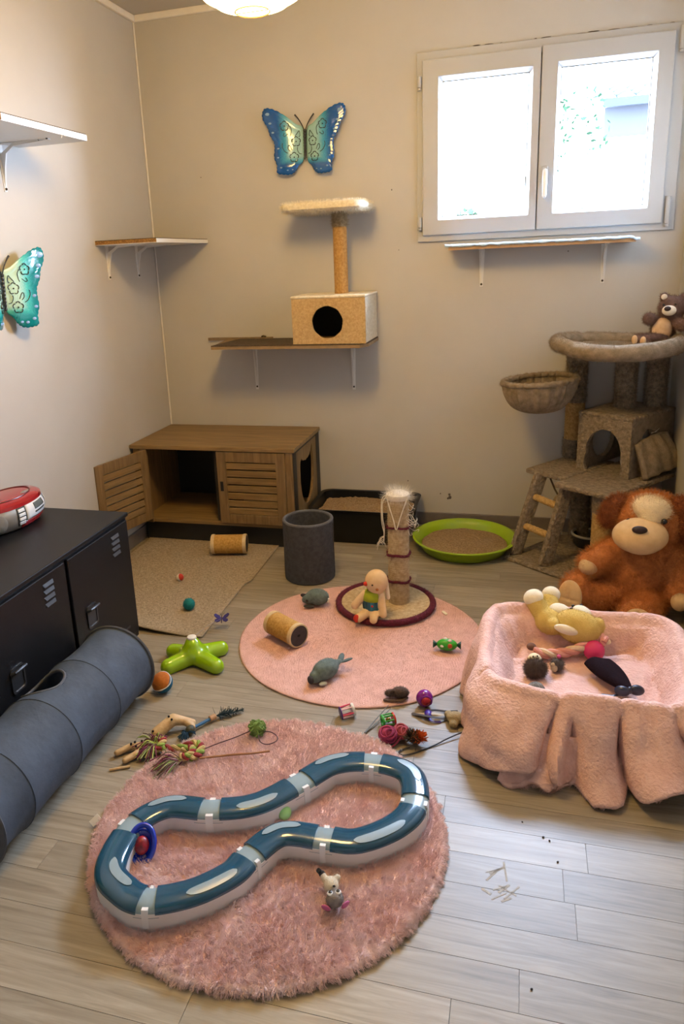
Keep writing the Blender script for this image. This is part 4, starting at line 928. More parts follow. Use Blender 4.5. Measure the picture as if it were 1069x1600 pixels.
# ------------------------------------------------------------------ lime green electric spinner with butterfly on a wire
t = thing('spinner_toy', 'lime green four-armed spinner toy with a purple butterfly on a wire', 'spinner toy', (0.768, -1.517, 0))
shapes = [('e', (0, 0, 0.034), (0.050, 0.050, 0.040)), ('c', (0, 0, 0.058), (-0.004, 0.004, 0.070), 0.033, 0.026)]
for (x, y_) in ((0.082, 0.078), (0.115, -0.052), (-0.065, -0.092), (-0.096, 0.020)): shapes.append(('c', (0, 0, 0.026), (x * 0.90, y_ * 0.90, 0.020), 0.033, 0.029))
b = MB(); o = plush('body', shapes, mat('spinner_green', '#8fb80c', 0.18, coat=0.5), t, 0.0045, 14)
for v in o.data.vertices:
    if v.co.z < 0.002: v.co.z = 0.002
b = MB(); b.lathe([(0.017, 0.090), (0.016, 0.0955), (0.010, 0.098), (0, 0.099)], 20, Matrix.Translation((-0.004, 0.004, 0))); b.build('top_cap', m_white, t)
m_wire = mat('steel_wire', (0.35, 0.35, 0.36), 0.3, metal=0.8)
b = MB(); b.tube(catmull([(0.004, 0.012, 0.093), (0.010, 0.10, 0.085), (0.012, 0.18, 0.065), (0.004, 0.25, 0.040)], 8, False), 0.0007, 5); b.build('wire', m_wire, t)
m_purp = mat('purple_felt', '#2d2466', 0.9, vary=0.15, vscale=50)
for sg in (1, -1):
    b = MB(); pl_ = [(0.002, 0.004), (0.014, 0.016), (0.030, 0.020), (0.036, 0.012), (0.028, 0.002), (0.016, -0.002), (0.026, -0.010), (0.026, -0.020), (0.016, -0.022), (0.006, -0.012)]
    Mx = Matrix.Translation((0.004, 0.253, 0.035)) @ Euler((R(20), R(-24 * sg), R(18))).to_matrix().to_4x4()
    b.prism([(sg * x * 0.95, y_ * 0.95) for x, y_ in pl_], -0.001, 0.001, Mx); b.build('butterfly_wing', m_purp, t)
b = MB(); Mx = Matrix.Translation((0.004, 0.253, 0.036)) @ Euler((R(20), 0, R(18))).to_matrix().to_4x4()
b.tube([Mx @ Vector((0, 0.018, 0.002)), Mx @ Vector((0, 0, 0.003)), Mx @ Vector((0, -0.02, 0.002))], [0.001, 0.003, 0.0015], 8)
b.tube([Mx @ Vector((0.001, 0.018, 0.002)), Mx @ Vector((0.010, 0.030, 0.004))], 0.0006, 5); b.tube([Mx @ Vector((-0.001, 0.018, 0.002)), Mx @ Vector((-0.008, 0.031, 0.004))], 0.0006, 5); b.build('butterfly_body', mat('purple_dark', (0.02, 0.012, 0.05), 0.8), t)

# ------------------------------------------------------------------ small toys on the far rug
M_GREYP = mat('grey_green_plush', '#6d7d78', 0.95, dark='#52605c', vscale=60, bump=0.4, bscale=260, bdist=0.002)
m_felt_dk = mat('dark_felt', (0.04, 0.038, 0.042), 0.95)
t = thing('plush_mouse', 'grey plush mouse with black felt ears near the back of the flat rug', 'toy mouse', (1.080, -1.025, 0.010), R(6))
o = plush('body', [('e', (0.008, 0, 0.034), (0.048, 0.034, 0.033)), ('e', (-0.028, -0.002, 0.026), (0.026, 0.022, 0.022)), ('e', (-0.044, -0.003, 0.020), (0.012, 0.012, 0.012))], M_GREYP, t, 0.004, 5); fur(o, 900, 0.003, 0.0005, 0.6, 4)
b = MB(); b.ell((-0.046, -0.004, 0.040), (0.014, 0.004, 0.010), (0.3, 0.3, 0.2)); b.build('ear', m_felt_dk, t)
b = MB(); b.ell((-0.022, -0.034, 0.008), (0.022, 0.010, 0.005), (0.2, 0.1, 0.25)); b.build('ear', m_felt_dk, t)
b = MB(); b.ell((-0.030, -0.022, 0.026), 0.0055); b.build('eye', m_eye, t)
b = MB(); b.cbox((0.054, -0.012, 0.026), (0.006, 0.010, 0.016), (0, 0.2, 0.1)); b.build('white_tag', m_white, t)
t = thing('plush_fish', 'grey-green plush fish with black nose at the front of the flat rug', 'toy fish', (1.255, -1.545, 0.010), R(58))
o = plush('body', [('e', (0.0, 0, 0.034), (0.052, 0.034, 0.033)), ('e', (-0.045, 0, 0.026), (0.024, 0.021, 0.021)), ('c', (0.03, 0, 0.034), (0.066, 0.0, 0.036), 0.018, 0.008)], M_GREYP, t, 0.004, 5); fur(o, 900, 0.003, 0.0005, 0.6, 4)
for a in (-1, 1): 
    b = MB(); b.ell((0.086, a * 0.013, 0.036), (0.022, 0.010, 0.005), (0.4 * a, -0.2, 0.5 * a)); b.build('tail_fin', mat('fin_grey', '#5a6a6c', 0.95, vary=0.15, vscale=50), t)
b = MB(); b.ell((-0.068, 0.0, 0.024), (0.008, 0.013, 0.014)); b.build('nose', m_felt_dk, t)
b = MB(); b.ell((-0.045, 0.022, 0.008), (0.016, 0.010, 0.006), (0, 0, 0.5)); b.ell((-0.038, -0.026, 0.008), (0.014, 0.009, 0.006), (0, 0, -0.5)); o = b.build('front_fin', mat('fin_pale', '#a9aca2', 0.95), t); o['kind'] = 'stuff'
t = thing('candy_toy', 'bright green sweet-shaped toy with white spots on the flat rug', 'cat toy', (1.626, -1.285, 0.010), R(4))
m_gr = mat('bright_green', '#2f9a20', 0.4, vary=0.12, vscale=30)
b = MB(); b.ell((0, 0, 0.022), (0.036, 0.022, 0.021), nu=28); b.build('body', m_gr, t)
for s in (-1, 1):
    b = MB(); vs = [(s * (0.034 + 0.014 * u), 0.012 * (0.3 + u) * math.cos(a) * (0.4 if k % 2 else 1), 0.022 + 0.010 * (0.3 + u) * math.sin(a) * (0.5 if k % 2 else 1)) for u in (0, 1) for k, a in enumerate(np.linspace(0, 2 * PI, 13)[:-1])]
    b.add(vs, [(i, (i + 1) % 12, 12 + (i + 1) % 12, 12 + i) for i in range(12)]); b.build('twisted_end', mat('twist_dark', '#1d4a3a', 0.5), t, wall=0.001)
for (x, y_, z) in ((-0.016, -0.017, 0.026), (0.010, -0.006, 0.042), (-0.006, 0.004, 0.0428)):
    b = MB(); b.ell((x, y_, z - 0.001), (0.007, 0.006, 0.004), (0.5, 0, 0)); b.build('white_spot', m_white, t)
b = MB(); b.ell((0.010, -0.017, 0.026), (0.009, 0.007, 0.009)); b.build('orange_window', mat('orange_red', '#b54718', 0.4), t)
t = thing('plush_mouse', 'brown fur mouse with felt tail on the front edge of the flat rug', 'toy mouse', (1.500, -1.607, 0.010), R(8))
M_BRN = mat('brown_fur', '#5c4a40', 0.95, dark='#40332c', vscale=70, bump=0.4, bscale=250)
o = plush('body', [('e', (0.012, 0, 0.018), (0.028, 0.019, 0.018)), ('e', (-0.016, 0, 0.014), (0.022, 0.013, 0.012))], M_BRN, t, 0.003, 4); fur(o, 900, 0.004, 0.0004, 0.6, 3)
b = MB(); b.tube(catmull([(0.036, -0.006, 0.006), (0.010, -0.026, 0.005), (-0.040, -0.022, 0.004)], 6, False), [0.002, *[0.005] * 10, 0.006, 0.004], 8, flat=(1, 0.6)); b.build('tail', mat('tail_felt', '#55433a', 0.95), t)
b = MB(); b.ell((-0.010, -0.010, 0.026), (0.007, 0.003, 0.006)); b.build('ear', M_BRN, t)
t = thing('egg_toy', 'purple plastic egg toy with red inside, beside the pink blanket', 'cat toy', (1.592, -1.635, 0.0), R(10))
b = MB(); b.ell((0, 0.012, 0.029), (0.026, 0.024, 0.029), (0.25, 0, 0), 28); b.build('shell', mat('violet_plastic', '#7a1583', 0.25, coat=0.3), t)
b = MB(); b.ell((0.003, -0.008, 0.031), (0.015, 0.010, 0.014)); b.build('red_filling', mat('red_toy', '#c01f2a', 0.45, dark='#8a1020', vscale=120), t)
b = MB(); b.tube([(0.004 + 0.017 * math.cos(k), -0.0105 - 0.003 * abs(math.cos(k)) + 0.004, 0.032 + 0.016 * math.sin(k)) for k in np.linspace(0, 2 * PI, 25)[:-1]], 0.002, 6, closed=True); b.build('window_rim', mat('violet_plastic', '#7a1583', 0.25), t)
b = MB(); b.ell((0.008, -0.040, 0.010), (0.012, 0.018, 0.009)); b.build('foot', mat('indigo_plastic', '#3b1d8a', 0.35), t)
b = MB(); b.tube(catmull([(0.010, -0.050, 0.008), (0.014, -0.066, 0.005), (0.030, -0.072, 0.004), (0.044, -0.070, 0.004)], 5, False), 0.003, 6, flat=(1.4, 0.5)); b.build('tail_ribbon', mat('indigo_plastic', '#3b1d8a', 0.35), t)
rs = random.Random(21)
for k, (mm, lab) in enumerate(((m_felt_dk, 'black ribbon strip lying between the purple egg and the blanket'), (mat('cream_ribbon', '#b9b09c', 0.7), 'cream ribbon strip beside the black one near the blanket edge'), (mat('grey_ribbon', '#3f3a3a', 0.7), 'dark grey ribbon strip reaching the purple egg toy'))):
    b = MB(); o0 = k * 0.016
    b.tube(catmull([(-0.05 - 0.01 * k, -0.022 + o0 * 0.3, 0.004), (-0.01, -0.004 - o0, 0.012 + 0.002 * k), (0.03, 0.008 - o0, 0.006), (0.064, 0.018 - o0, 0.005)], 7, False), 0.0035, 6, flat=(1.5, 0.4))
    o = b.build('ribbon', mm); o.location = (1.628, -1.652 - 0.004 * k, 0.0); tag(o, lab, 'ribbon')
t = thing('rattle_roller', 'pink and white plastic rattle drum with purple end on the floor', 'cat toy', (1.368, -1.724, 0.019)); t.rotation_mode = 'QUATERNION'; t.rotation_quaternion = Vector((0.84, 0.50, 0.12)).to_track_quat('Z', 'Y')
m_pk = mat('hot_pink', '#c8285e', 0.35); m_vio = mat('deep_violet', '#3d1266', 0.35)
b = MB(); b.tube([(0.018 * math.cos(k), 0.018 * math.sin(k), -0.021) for k in np.linspace(0, 2 * PI, 25)[:-1]], 0.0022, 6, closed=True); b.lathe([(0, -0.023), (0.0165, -0.0225), (0.0165, -0.020), (0, -0.020)], 20); b.build('violet_end', m_vio, t)
for k in range(6):
    b = MB(); a = 2 * PI * k / 6; b.tube([(0.017 * math.cos(a), 0.017 * math.sin(a), -0.020), (0.0175 * math.cos(a), 0.0175 * math.sin(a), 0.016)], 0.0026, 6); b.build('bar', m_pk if k % 2 else mat('pale_pink', '#dcb6b4', 0.4), t)
b = MB(); b.lathe([(0, 0.014), (0.019, 0.014), (0.020, 0.017), (0.019, 0.022), (0, 0.022)], 24); b.build('white_end', m_white, t)
t = thing('cage_roller', 'green and red plastic cage roller beside the pink yarn', 'cat toy', (1.497, -1.742, 0.019)); t.rotation_mode = 'QUATERNION'; t.rotation_quaternion = Vector((0.86, 0.48, 0.05)).to_track_quat('Z', 'Y')
m_g2 = mat('cage_green', '#2f9d35', 0.35); m_r2 = mat('cage_red', '#b5341f', 0.35)
b = MB(); b.lathe([(0.010, -0.020), (0.018, -0.020), (0.019, -0.017), (0.018, -0.014), (0.010, -0.014)], 24, closed=True); b.build('green_end', m_g2, t)
b = MB(); b.lathe([(0.0, 0.014), (0.018, 0.014), (0.019, 0.017), (0.018, 0.020), (0.0, 0.020)], 24); b.build('red_end', m_r2, t)
for k in range(7):
    b = MB(); a = 2 * PI * k / 7; b.tube([(0.0165 * math.cos(a), 0.0165 * math.sin(a), -0.016), (0.0165 * math.cos(a), 0.0165 * math.sin(a), 0.016)], 0.0021, 6); b.build('bar', m_g2, t)
b = MB(); b.ell((0, 0, 0), 0.008); b.build('bell', mat('bell_brass', '#8f7a3a', 0.3, metal=0.8), t)
t = thing('yarn_toy', 'pink yarn knot toy lying between the two rugs', 'cat toy', (1.526, -1.808, 0.0))
for nm, c, r, m_, sd in (('yarn_ball', (-0.016, -0.014, 0.026), (0.026, 0.024, 0.024), mat('pink_yarn', '#b03a5e', 0.9, dark='#7c2444', vscale=30), 1), ('yarn_loop', (0.018, 0.012, 0.024), (0.022, 0.022, 0.020), mat('rose_yarn', '#b9565a', 0.9, dark='#8a3440', vscale=30), 2)):
    b = MB(); rs = random.Random(sd); b.ell(c, tuple(x * 0.86 for x in r))
    for k in range(13):
        ax = Euler((rs.uniform(-0.5, 0.5) + 0.5, rs.uniform(-0.5, 0.5), rs.uniform(0, 0.8))).to_matrix(); h = -0.85 + 1.7 * k / 12; s = math.sqrt(1 - h * h)
        b.tube([Vector(c) + Vector([r[i] * v for i, v in enumerate(ax @ Vector((s * math.cos(q), s * math.sin(q), h)))]) for q in np.linspace(0, 2 * PI, 25)[:-1]], 0.0026, 6, closed=True)
    o = b.build(nm, m_, t); o['kind'] = 'stuff'
b = MB(); b.tube(catmull([(-0.034, -0.032, 0.010), (-0.01, -0.042, 0.006), (0.006, -0.036, 0.010), (0.022, -0.01, 0.022)], 6, False), 0.003, 6); b.build('yarn_end', mat('maroon_yarn', '#701c34', 0.9), t)
t = thing('feather_ball', 'orange and brown feather ball toy beside the pink yarn', 'cat toy', (1.588, -1.815, 0.0))
b = MB(); b.ell((0, 0, 0.020), (0.017, 0.017, 0.018)); b.build('core', mat('brown_core', (0.06, 0.035, 0.02), 0.9), t)
rs = random.Random(8)
for nm, m_, dx in (('orange_plume', mat('orange_feather', '#c65a1c', 0.9, vary=0.2, vscale=60), 0.009), ('brown_plume', mat('brown_feather', '#4a3a22', 0.9, vary=0.3, vscale=60), -0.010)):
    vs = []; fs = []
    for k in range(420):
        d = Vector((rs.gauss(0, 1), rs.gauss(0, 1), abs(rs.gauss(0, 0.9)))).normalized(); p = Vector((dx, 0, 0.019)) + d * 0.006; q = Vector((dx, 0, 0.019)) + Vector((d.x * 0.024, d.y * 0.024, max(-0.018, d.z * 0.026))) * rs.uniform(0.7, 1.25)
        s = d.cross(Vector((rs.random(), rs.random(), rs.random()))).normalized() * 0.0016; i = len(vs)
        vs += [p - s, p + s, q + s * 0.6, q - s * 0.6]; fs.append((i, i + 1, i + 2, i + 3))
    b = MB(); b.add(vs, fs); o = b.build(nm, m_, t, smooth=False, fix=False); o['kind'] = 'stuff'
m_cord = mat('black_cord', (0.012, 0.010, 0.012), 0.5)
b = MB(); P = [(1.556, -1.846, 0.004), (1.548, -1.862, 0.004), (1.556, -1.874, 0.004), (1.572, -1.870, 0.004), (1.600, -1.848, 0.003), (1.640, -1.812, 0.003), (1.678, -1.776, 0.008), (1.722, -1.738, 0.010), (1.76, -1.72, 0.010)]
P = [(1.575, -1.838, 0.005), (1.561, -1.846, 0.004)] + P[1:]
b.tube(catmull(P, 8, False), 0.0019, 8); o = b.build('elastic_cord', m_cord); tag(o, 'thin black elastic cord running from the feather ball under the blanket', 'cord')
o2 = MB(); o2.ell((1.552, -1.852, 0.004), 0.004); q = o2.build('cord_end', m_wire, o)
b = MB(); b.tube([(1.437, -1.799, 0.005), (1.455, -1.745, 0.010), (1.484, -1.664, 0.016)], [0.0022, 0.0018, 0.0012], 7); b.tube([(1.437, -1.799, 0.005), (1.462, -1.748, 0.006), (1.492, -1.672, 0.012)], [0.0022, 0.0018, 0.001], 7)
o = b.build('feather_quill', mat('quill_grey', '#6a6a62', 0.6)); tag(o, 'thin forked grey feather quill leaning over the flat rug edge', 'quill')
t = thing('plush_toy', 'cream plush toy mostly tucked under the left blanket corner', 'plush toy', (1.690, -1.688, 0.0))
o = plush('body', [('e', (0, 0, 0.018), (0.028, 0.022, 0.017)), ('e', (-0.022, 0.018, 0.014), (0.014, 0.013, 0.012)), ('e', (-0.004, -0.024, 0.012), (0.014, 0.012, 0.011))], mat('cream_toy', '#9c8c68', 0.95, vary=0.2, vscale=50, bump=0.4, bscale=200), t, 0.003, 4)

# ------------------------------------------------------------------ toys beside the near rug
t = thing('plush_lemur', 'small grey and white plush lemur with big eyes lying on the shaggy rug', 'plush toy', (1.493, -2.410, 0.024), R(24)); t.scale = (0.8, 0.8, 0.8)
M_LG = mat('lemur_grey', '#7f7770', 0.95, vary=0.15, vscale=50, bump=0.4, bscale=250, bdist=0.002); M_LW = mat('lemur_white', '#cbbfa6', 0.95, vary=0.1, vscale=50, bump=0.4, bscale=250, bdist=0.002)
o = plush('body', [('e', (0, 0.030, 0.020), (0.020, 0.026, 0.018)), ('c', (-0.010, 0.04, 0.020), (-0.018, 0.058, 0.028), 0.010, 0.009), ('c', (0.010, 0.04, 0.020), (0.020, 0.046, 0.026), 0.010, 0.009)], M_LW, t, 0.003, 4); fur(o, 700, 0.003, 0.0004, 0.6, 2)
o = plush('head', [('e', (0, -0.020, 0.022), (0.024, 0.021, 0.021)), ('e', (0.002, -0.004, 0.034), (0.010, 0.010, 0.009))], M_LG, t, 0.003, 4); fur(o, 600, 0.003, 0.0004, 0.6, 2)
for s in (-1, 1):
    b = MB(); b.ell((s * 0.026, -0.034, 0.014), (0.013, 0.005, 0.014), (0.4, 0, s * 0.5)); b.build('ear', mat('pink_ear', '#b55f86', 0.9), t)
    b = MB(); b.ell((s * 0.0105, -0.016, 0.040), (0.0085, 0.0085, 0.004)); e_ = b.build('eye', m_white, t)
    b = MB(); b.ell((s * 0.0105, -0.015, 0.0425), (0.0052, 0.0052, 0.003)); b.build('pupil', m_eye, e_)
b = MB(); b.ell((0.003, 0.002, 0.043), (0.004, 0.003, 0.003)); b.build('nose', m_eye, t)
b = MB(); b.tube(catmull([(-0.010, 0.050, 0.020), (-0.022, 0.064, 0.030), (-0.030, 0.062, 0.044)], 5, False), 0.0065, 10); b.build('tail', mat('black_plush', (0.02, 0.018, 0.018), 0.95), t)
b = MB(); b.ell((-0.020, 0.062, 0.030), (0.009, 0.008, 0.009)); b.build('foot', mat('black_plush', (0.02, 0.018, 0.018), 0.95), t)
t = thing('treat_ball', 'glossy blue plastic treat ball with red core against the track', 'cat toy', (1.026, -2.385, 0.050), rot=(R(48), R(6), R(20))); t.scale = (1.15, 1.15, 1.15)
m_bl = mat('cobalt_plastic', '#0c2fa8', 0.2, coat=0.4)
b = MB(); b.lathe([(0.0, -0.020), (0.016, -0.018), (0.025, -0.010), (0.027, 0.0), (0.024, 0.003), (0.022, -0.004), (0.0, -0.012)], 32, Matrix.Diagonal((0.85, 1.15, 1, 1))); b.build('shell', m_bl, t)
b = MB(); b.tube([(0.025 * math.cos(k), 0.036 * math.sin(k), 0.003 * math.cos(2 * k)) for k in np.linspace(0, 2 * PI, 41)[:-1]], 0.0052, 10, closed=True); b.build('front_ring', m_bl, t)
b = MB(); b.ell((0, -0.002, 0.001), (0.015, 0.018, 0.013)); b.build('red_core', mat('red_glitter', '#a3182a', 0.35, dark='#4a0a14', vscale=90), t)
t = thing('pompom_teaser', 'green yarn pompom on a dark looped cord on the shaggy rug', 'cat toy', (1.137, -1.892, 0.012))
m_pom = mat('green_yarn', '#7f9a4c', 0.95, dark='#4e6a2c', vscale=50)
b = MB(); rs = random.Random(6); b.ell((0, 0, 0.028), (0.021, 0.021, 0.023))
for k in range(60):
    d = Vector((rs.gauss(0, 1), rs.gauss(0, 1), rs.gauss(0, 1))).normalized(); e_ = d.orthogonal().normalized(); f_ = d.cross(e_)
    c_ = Vector((0, 0, 0.028)) + Vector((d.x * 0.021, d.y * 0.021, d.z * 0.022)); a0 = rs.uniform(0, 6.28); e2 = e_ * math.cos(a0) + f_ * math.sin(a0)
    b.tube([c_ - e2 * 0.009 - d * 0.003, c_ + d * 0.005, c_ + e2 * 0.009 - d * 0.003], 0.0028, 6)
o = b.build('pompom', m_pom, t); o['kind'] = 'stuff'
b = MB(); b.tube(catmull([(-0.128, -0.125, 0.022), (-0.095, -0.085, 0.020), (-0.05, -0.045, 0.022), (-0.01, -0.01, 0.028)], 6, False), 0.0014, 6)
b.tube(catmull([(0.012, -0.010, 0.026), (0.040, 0.0, 0.022), (0.064, -0.012, 0.020), (0.070, -0.034, 0.020), (0.050, -0.054, 0.020), (0.026, -0.048, 0.021), (0.012, -0.022, 0.025)], 6, False), 0.0014, 6); b.build('cord', mat('plum_cord', '#3a1c22', 0.6), t)
b = MB(); b.tube(catmull([(1.020, -2.042, 0.030), (1.10, -2.012, 0.032), (1.155, -1.992, 0.031), (1.203, -1.973, 0.032)], 5, False), [0.0032] * 10 + [0.0028] * 6, 8); o = b.build('wooden_stick', mat('stick_wood', '#9a6a42', 0.7, vary=0.2, vscale=40)); tag(o, 'thin wooden stick lying across the shaggy rug edge', 'stick')
M_BONE = mat('tan_chew', '#d8bb8c', 0.6, dark='#b28e5c', vscale=18, bump=0.2, bscale=60)
def chew(name, label, chains, loc, holes=()):
    t = thing(name, label, 'chew toy', loc)
    o = plush('body', [('c', *c_) for c_ in chains], M_BONE, t, 0.003, 5)
    for h in holes:
        b = MB(); b.ell(h, 0.0036, nu=8, nv=6); b.build('chew_hole', mat('hole_black', (0.006, 0.005, 0.005)), t)
chew('rubber_chew', 'pronged tan chew toy on the floor left of the rope knot', [((0, 0, 0.014), (-0.036, -0.010, 0.014), 0.014, 0.010), ((-0.036, -0.010, 0.014), (-0.062, -0.040, 0.011), 0.010, 0.009), ((0, 0, 0.014), (-0.002, -0.036, 0.014), 0.013, 0.010), ((-0.002, -0.036, 0.014), (-0.022, -0.066, 0.011), 0.010, 0.009), ((0, 0, 0.014), (0.012, 0.010, 0.014), 0.014, 0.012)], (0.826, -2.008, 0),
     ((-0.004, 0.004, 0.028), (-0.022, -0.004, 0.0275), (-0.010, -0.020, 0.027), (-0.030, -0.012, 0.026), (0.006, -0.006, 0.027)))
chew('rubber_chew', 'arched tan chew bone on the floor behind the rope knot', [((-0.032, -0.030, 0.016), (0.0, 0.016, 0.036), 0.019, 0.018), ((0.0, 0.016, 0.036), (0.030, 0.030, 0.026), 0.018, 0.013), ((0.030, 0.030, 0.026), (0.052, 0.040, 0.018), 0.013, 0.010), ((0.030, 0.030, 0.026), (0.058, 0.024, 0.013), 0.012, 0.010)], (0.872, -1.915, 0), ((-0.008, 0.006, 0.052), (-0.038, -0.042, 0.030), (0.004, 0.0, 0.048)))
b = MB(); b.tube(catmull([(0.776, -2.112, 0.004), (0.800, -2.100, 0.005), (0.826, -2.086, 0.004)], 4, False), 0.0035, 6); o = b.build('twig', M_BONE); tag(o, 'short brown twig on the floor beside the pronged chew toy', 'twig')
# rope toy
t = thing('rope_toy', 'knotted red, green and yellow rope toy with frayed tassels', 'rope toy', (0.924, -2.030, 0.0))
def twisted(b3, path, r, tw):
    P = catmull(path, 10, False); up = Vector((0, 0, 1))
    for k in range(3):
        Q = []
        for i, p in enumerate(P):
            tg = (P[min(i + 1, len(P) - 1)] - P[max(i - 1, 0)]).normalized(); x = tg.cross(up).normalized(); y_ = tg.cross(x); a = i * tw + 2 * PI * k / 3
            Q.append(p + (x * math.cos(a) + y_ * math.sin(a)) * r * 0.55)
        b3[k].tube(Q, r * 0.62, 8)
rope_m = [mat('rope_red', '#9e3a34', 0.95, dark='#70242a', vscale=80), mat('rope_green', '#98ad4e', 0.95, dark='#6a8236', vscale=80), mat('rope_cream', '#cdb77c', 0.95, dark='#a48a50', vscale=80)]
B3 = [MB(), MB(), MB()]
twisted(B3, [(-0.058, 0.030, 0.016), (-0.020, 0.020, 0.020), (0.020, 0.022, 0.026), (0.056, 0.040, 0.034), (0.082, 0.030, 0.036), (0.090, 0.002, 0.036), (0.074, -0.022, 0.036)], 0.0105, 0.42)
twisted(B3, [(0.038, 0.008, 0.030), (0.060, 0.012, 0.040), (0.074, -0.006, 0.044), (0.066, -0.026, 0.042), (0.046, -0.024, 0.036)], 0.0095, 0.5)
twisted(B3, [(-0.066, 0.018, 0.014), (-0.052, 0.040, 0.024), (-0.042, 0.044, 0.028), (-0.040, 0.018, 0.026), (-0.056, 0.006, 0.014)], 0.0095, 0.5)
for q, m_, nm in zip(B3, rope_m, ('red_strand', 'green_strand', 'cream_strand')): q.build(nm, m_, t)
def tassel(root, dirv, L, spread, ms, n, seed, nm):
    rs = random.Random(seed); bs_ = [MB() for _ in ms]; root = Vector(root); dirv = Vector(dirv).normalized()
    for k in range(n):
        d = (dirv + Vector((rs.gauss(0, spread), rs.gauss(0, spread), rs.gauss(0, spread * 0.5)))).normalized(); l = L * rs.uniform(0.7, 1.15)
        e_ = root + d * l; e_.z = max(0.003, e_.z * 0.55 + 0.002); m_ = root + d * l * 0.5; m_.z += 0.010 * rs.random()
        bs_[k % len(ms)].tube(catmull([root + Vector((rs.gauss(0, 0.004), rs.gauss(0, 0.004), 0)), m_, e_], 4, False), 0.0015, 5)
    for i, (q, m_) in enumerate(zip(bs_, ms)): o = q.build(nm, m_, t); o['kind'] = 'stuff'
m_tg = [mat('tassel_grey', '#9a8c78', 0.95), mat('tassel_green', '#a9bb62', 0.95), mat('tassel_maroon', '#7a3450', 0.95), mat('tassel_brown', '#6b5a48', 0.95)]
tassel((0.048, -0.030, 0.032), (-0.80, -0.60, -0.15), 0.082, 0.30, m_tg, 200, 3, 'tassel')
tassel((-0.060, 0.028, 0.022), (-0.5, -0.70, 0.0), 0.060, 0.40, [m_tg[2], m_tg[3], m_tg[1]], 90, 4, 'tassel')
tassel((-0.052, 0.036, 0.026), (-0.3, 0.6, 0.4), 0.034, 0.6, [m_tg[2], m_tg[1]], 40, 5, 'tassel')
# feather teaser with blue handle
t = thing('feather_teaser', 'blue feather teaser with wooden bead and dark feathers on the floor', 'cat toy', (0.950, -1.870, 0.0))
b = MB(); b.tube([(-0.014, -0.018, 0.012), (0.018, 0.034, 0.012)], 0.0052, 10); b.build('blue_stick', mat('teaser_blue', '#2c5f86', 0.5), t)
b = MB(); b.cyl((0.014, 0.028, 0.013), (0.026, 0.046, 0.013), 0.009, n=14); b.build('wooden_bead', mat('bead_wood', '#b78f66', 0.5), t, bevel=0.002)
b = MB(); b.ell((-0.021, -0.036, 0.014), (0.014, 0.016, 0.014)); b.build('dark_bead', mat('bead_olive', '#3c3a22', 0.6), t)
tassel((-0.026, -0.052, 0.012), (-0.3, -0.8, -0.1), 0.026, 0.6, [mat('navy_yarn', '#16384e', 0.95)], 40, 6, 'navy_tassel')
vs = []; fs = []; rs = random.Random(12)
for k in range(170):
    s = rs.random(); p = Vector((0.026, 0.046, 0.013)).lerp(Vector((0.094, 0.098, 0.010)), s); d = (Vector((0.8, 0.6, 0)) + Vector((rs.gauss(0, 0.5), rs.gauss(0, 0.5), rs.gauss(0, 0.4)))).normalized(); q = p + d * (0.024 * (1 - s) + 0.008); q.z = max(0.002, q.z); sd = d.cross(Vector((0, 0, 1))).normalized() * 0.0016; i = len(vs)
    vs += [p - sd, p + sd, q + sd * 0.4, q - sd * 0.4]; fs.append((i, i + 1, i + 2, i + 3))
b = MB(); b.add(vs, fs); o = b.build('feathers', mat('feather_dark', '#122a2c', 0.8, vary=0.4, vscale=60), t, smooth=False, fix=False); o['kind'] = 'stuff'
# crumbs on the floor
rs = random.Random(31)
for (x, y_), lab in (((1.882, -2.060), 'tiny dark crumb on the bare floor nearest the pink blanket'), ((1.93, -2.10), 'left one of two dark crumbs side by side behind the tape residue'), ((1.944, -2.108), 'right one of two dark crumbs side by side behind the tape residue'), ((1.96, -2.17), 'single dark crumb on the bare floor right of the tape residue'), ((1.90, -2.50), 'dark crumb on the bare floor in front of the tape residue')):
    b = MB(); r = rs.uniform(0.002, 0.0035); b.ell((0, 0, r * 0.7), (r, r * 1.3, r * 0.7), (0, 0, rs.random() * 3), 8, 6); o = b.build('crumb', mat('crumb_dark', (0.03, 0.025, 0.02), 0.9)); o.location = (x, y_, 0)
    tag(o, lab, 'crumb', 'crumbs on the bare floor')

# ------------------------------------------------------------------ grey plush cat tree in the right corner
M_TAUPE = mat('taupe_plush', '#9a8971', 0.95, dark='#6b5d4b', vscale=60, bump=1.0, bscale=95, bdist=0.014)
M_TAUPE2 = mat('taupe_smooth', '#94836d', 0.95, dark='#75664f', vscale=40, bump=0.5, bscale=220, bdist=0.004)
t = thing('cat_tree', 'taupe plush cat tree with ladder, box, hammock and round bed in the corner', 'cat tree', (1.795, -0.41, 0), R(-38))
def fz(o, n, l=0.007, s=1): return fur(o, n, l, 0.0007, 0.7, s)
def plat(name, pts, z0, z1, n=3000, bev=0.008):
    b = MB(); b.prism(pts, z0, z1); o = b.build(name, M_TAUPE, t, bevel=bev, seg=3); fz(o, n); return o
plat('base_board', [(0, 0), (0.5, 0), (0.5, 0.40), (0.40, 0.50), (0.10, 0.50), (0, 0.40)], 0.0, 0.018, 7000)
plat('lower_platform', [(-0.012, 0.15), (0.20, 0.15), (0.20, 0.52), (-0.012, 0.50)], 0.375, 0.398, 3500)
plat('front_platform', [(0.20, 0.065), (0.465, 0.065), (0.465, 0.55), (0.20, 0.60)], 0.372, 0.395, 5000)
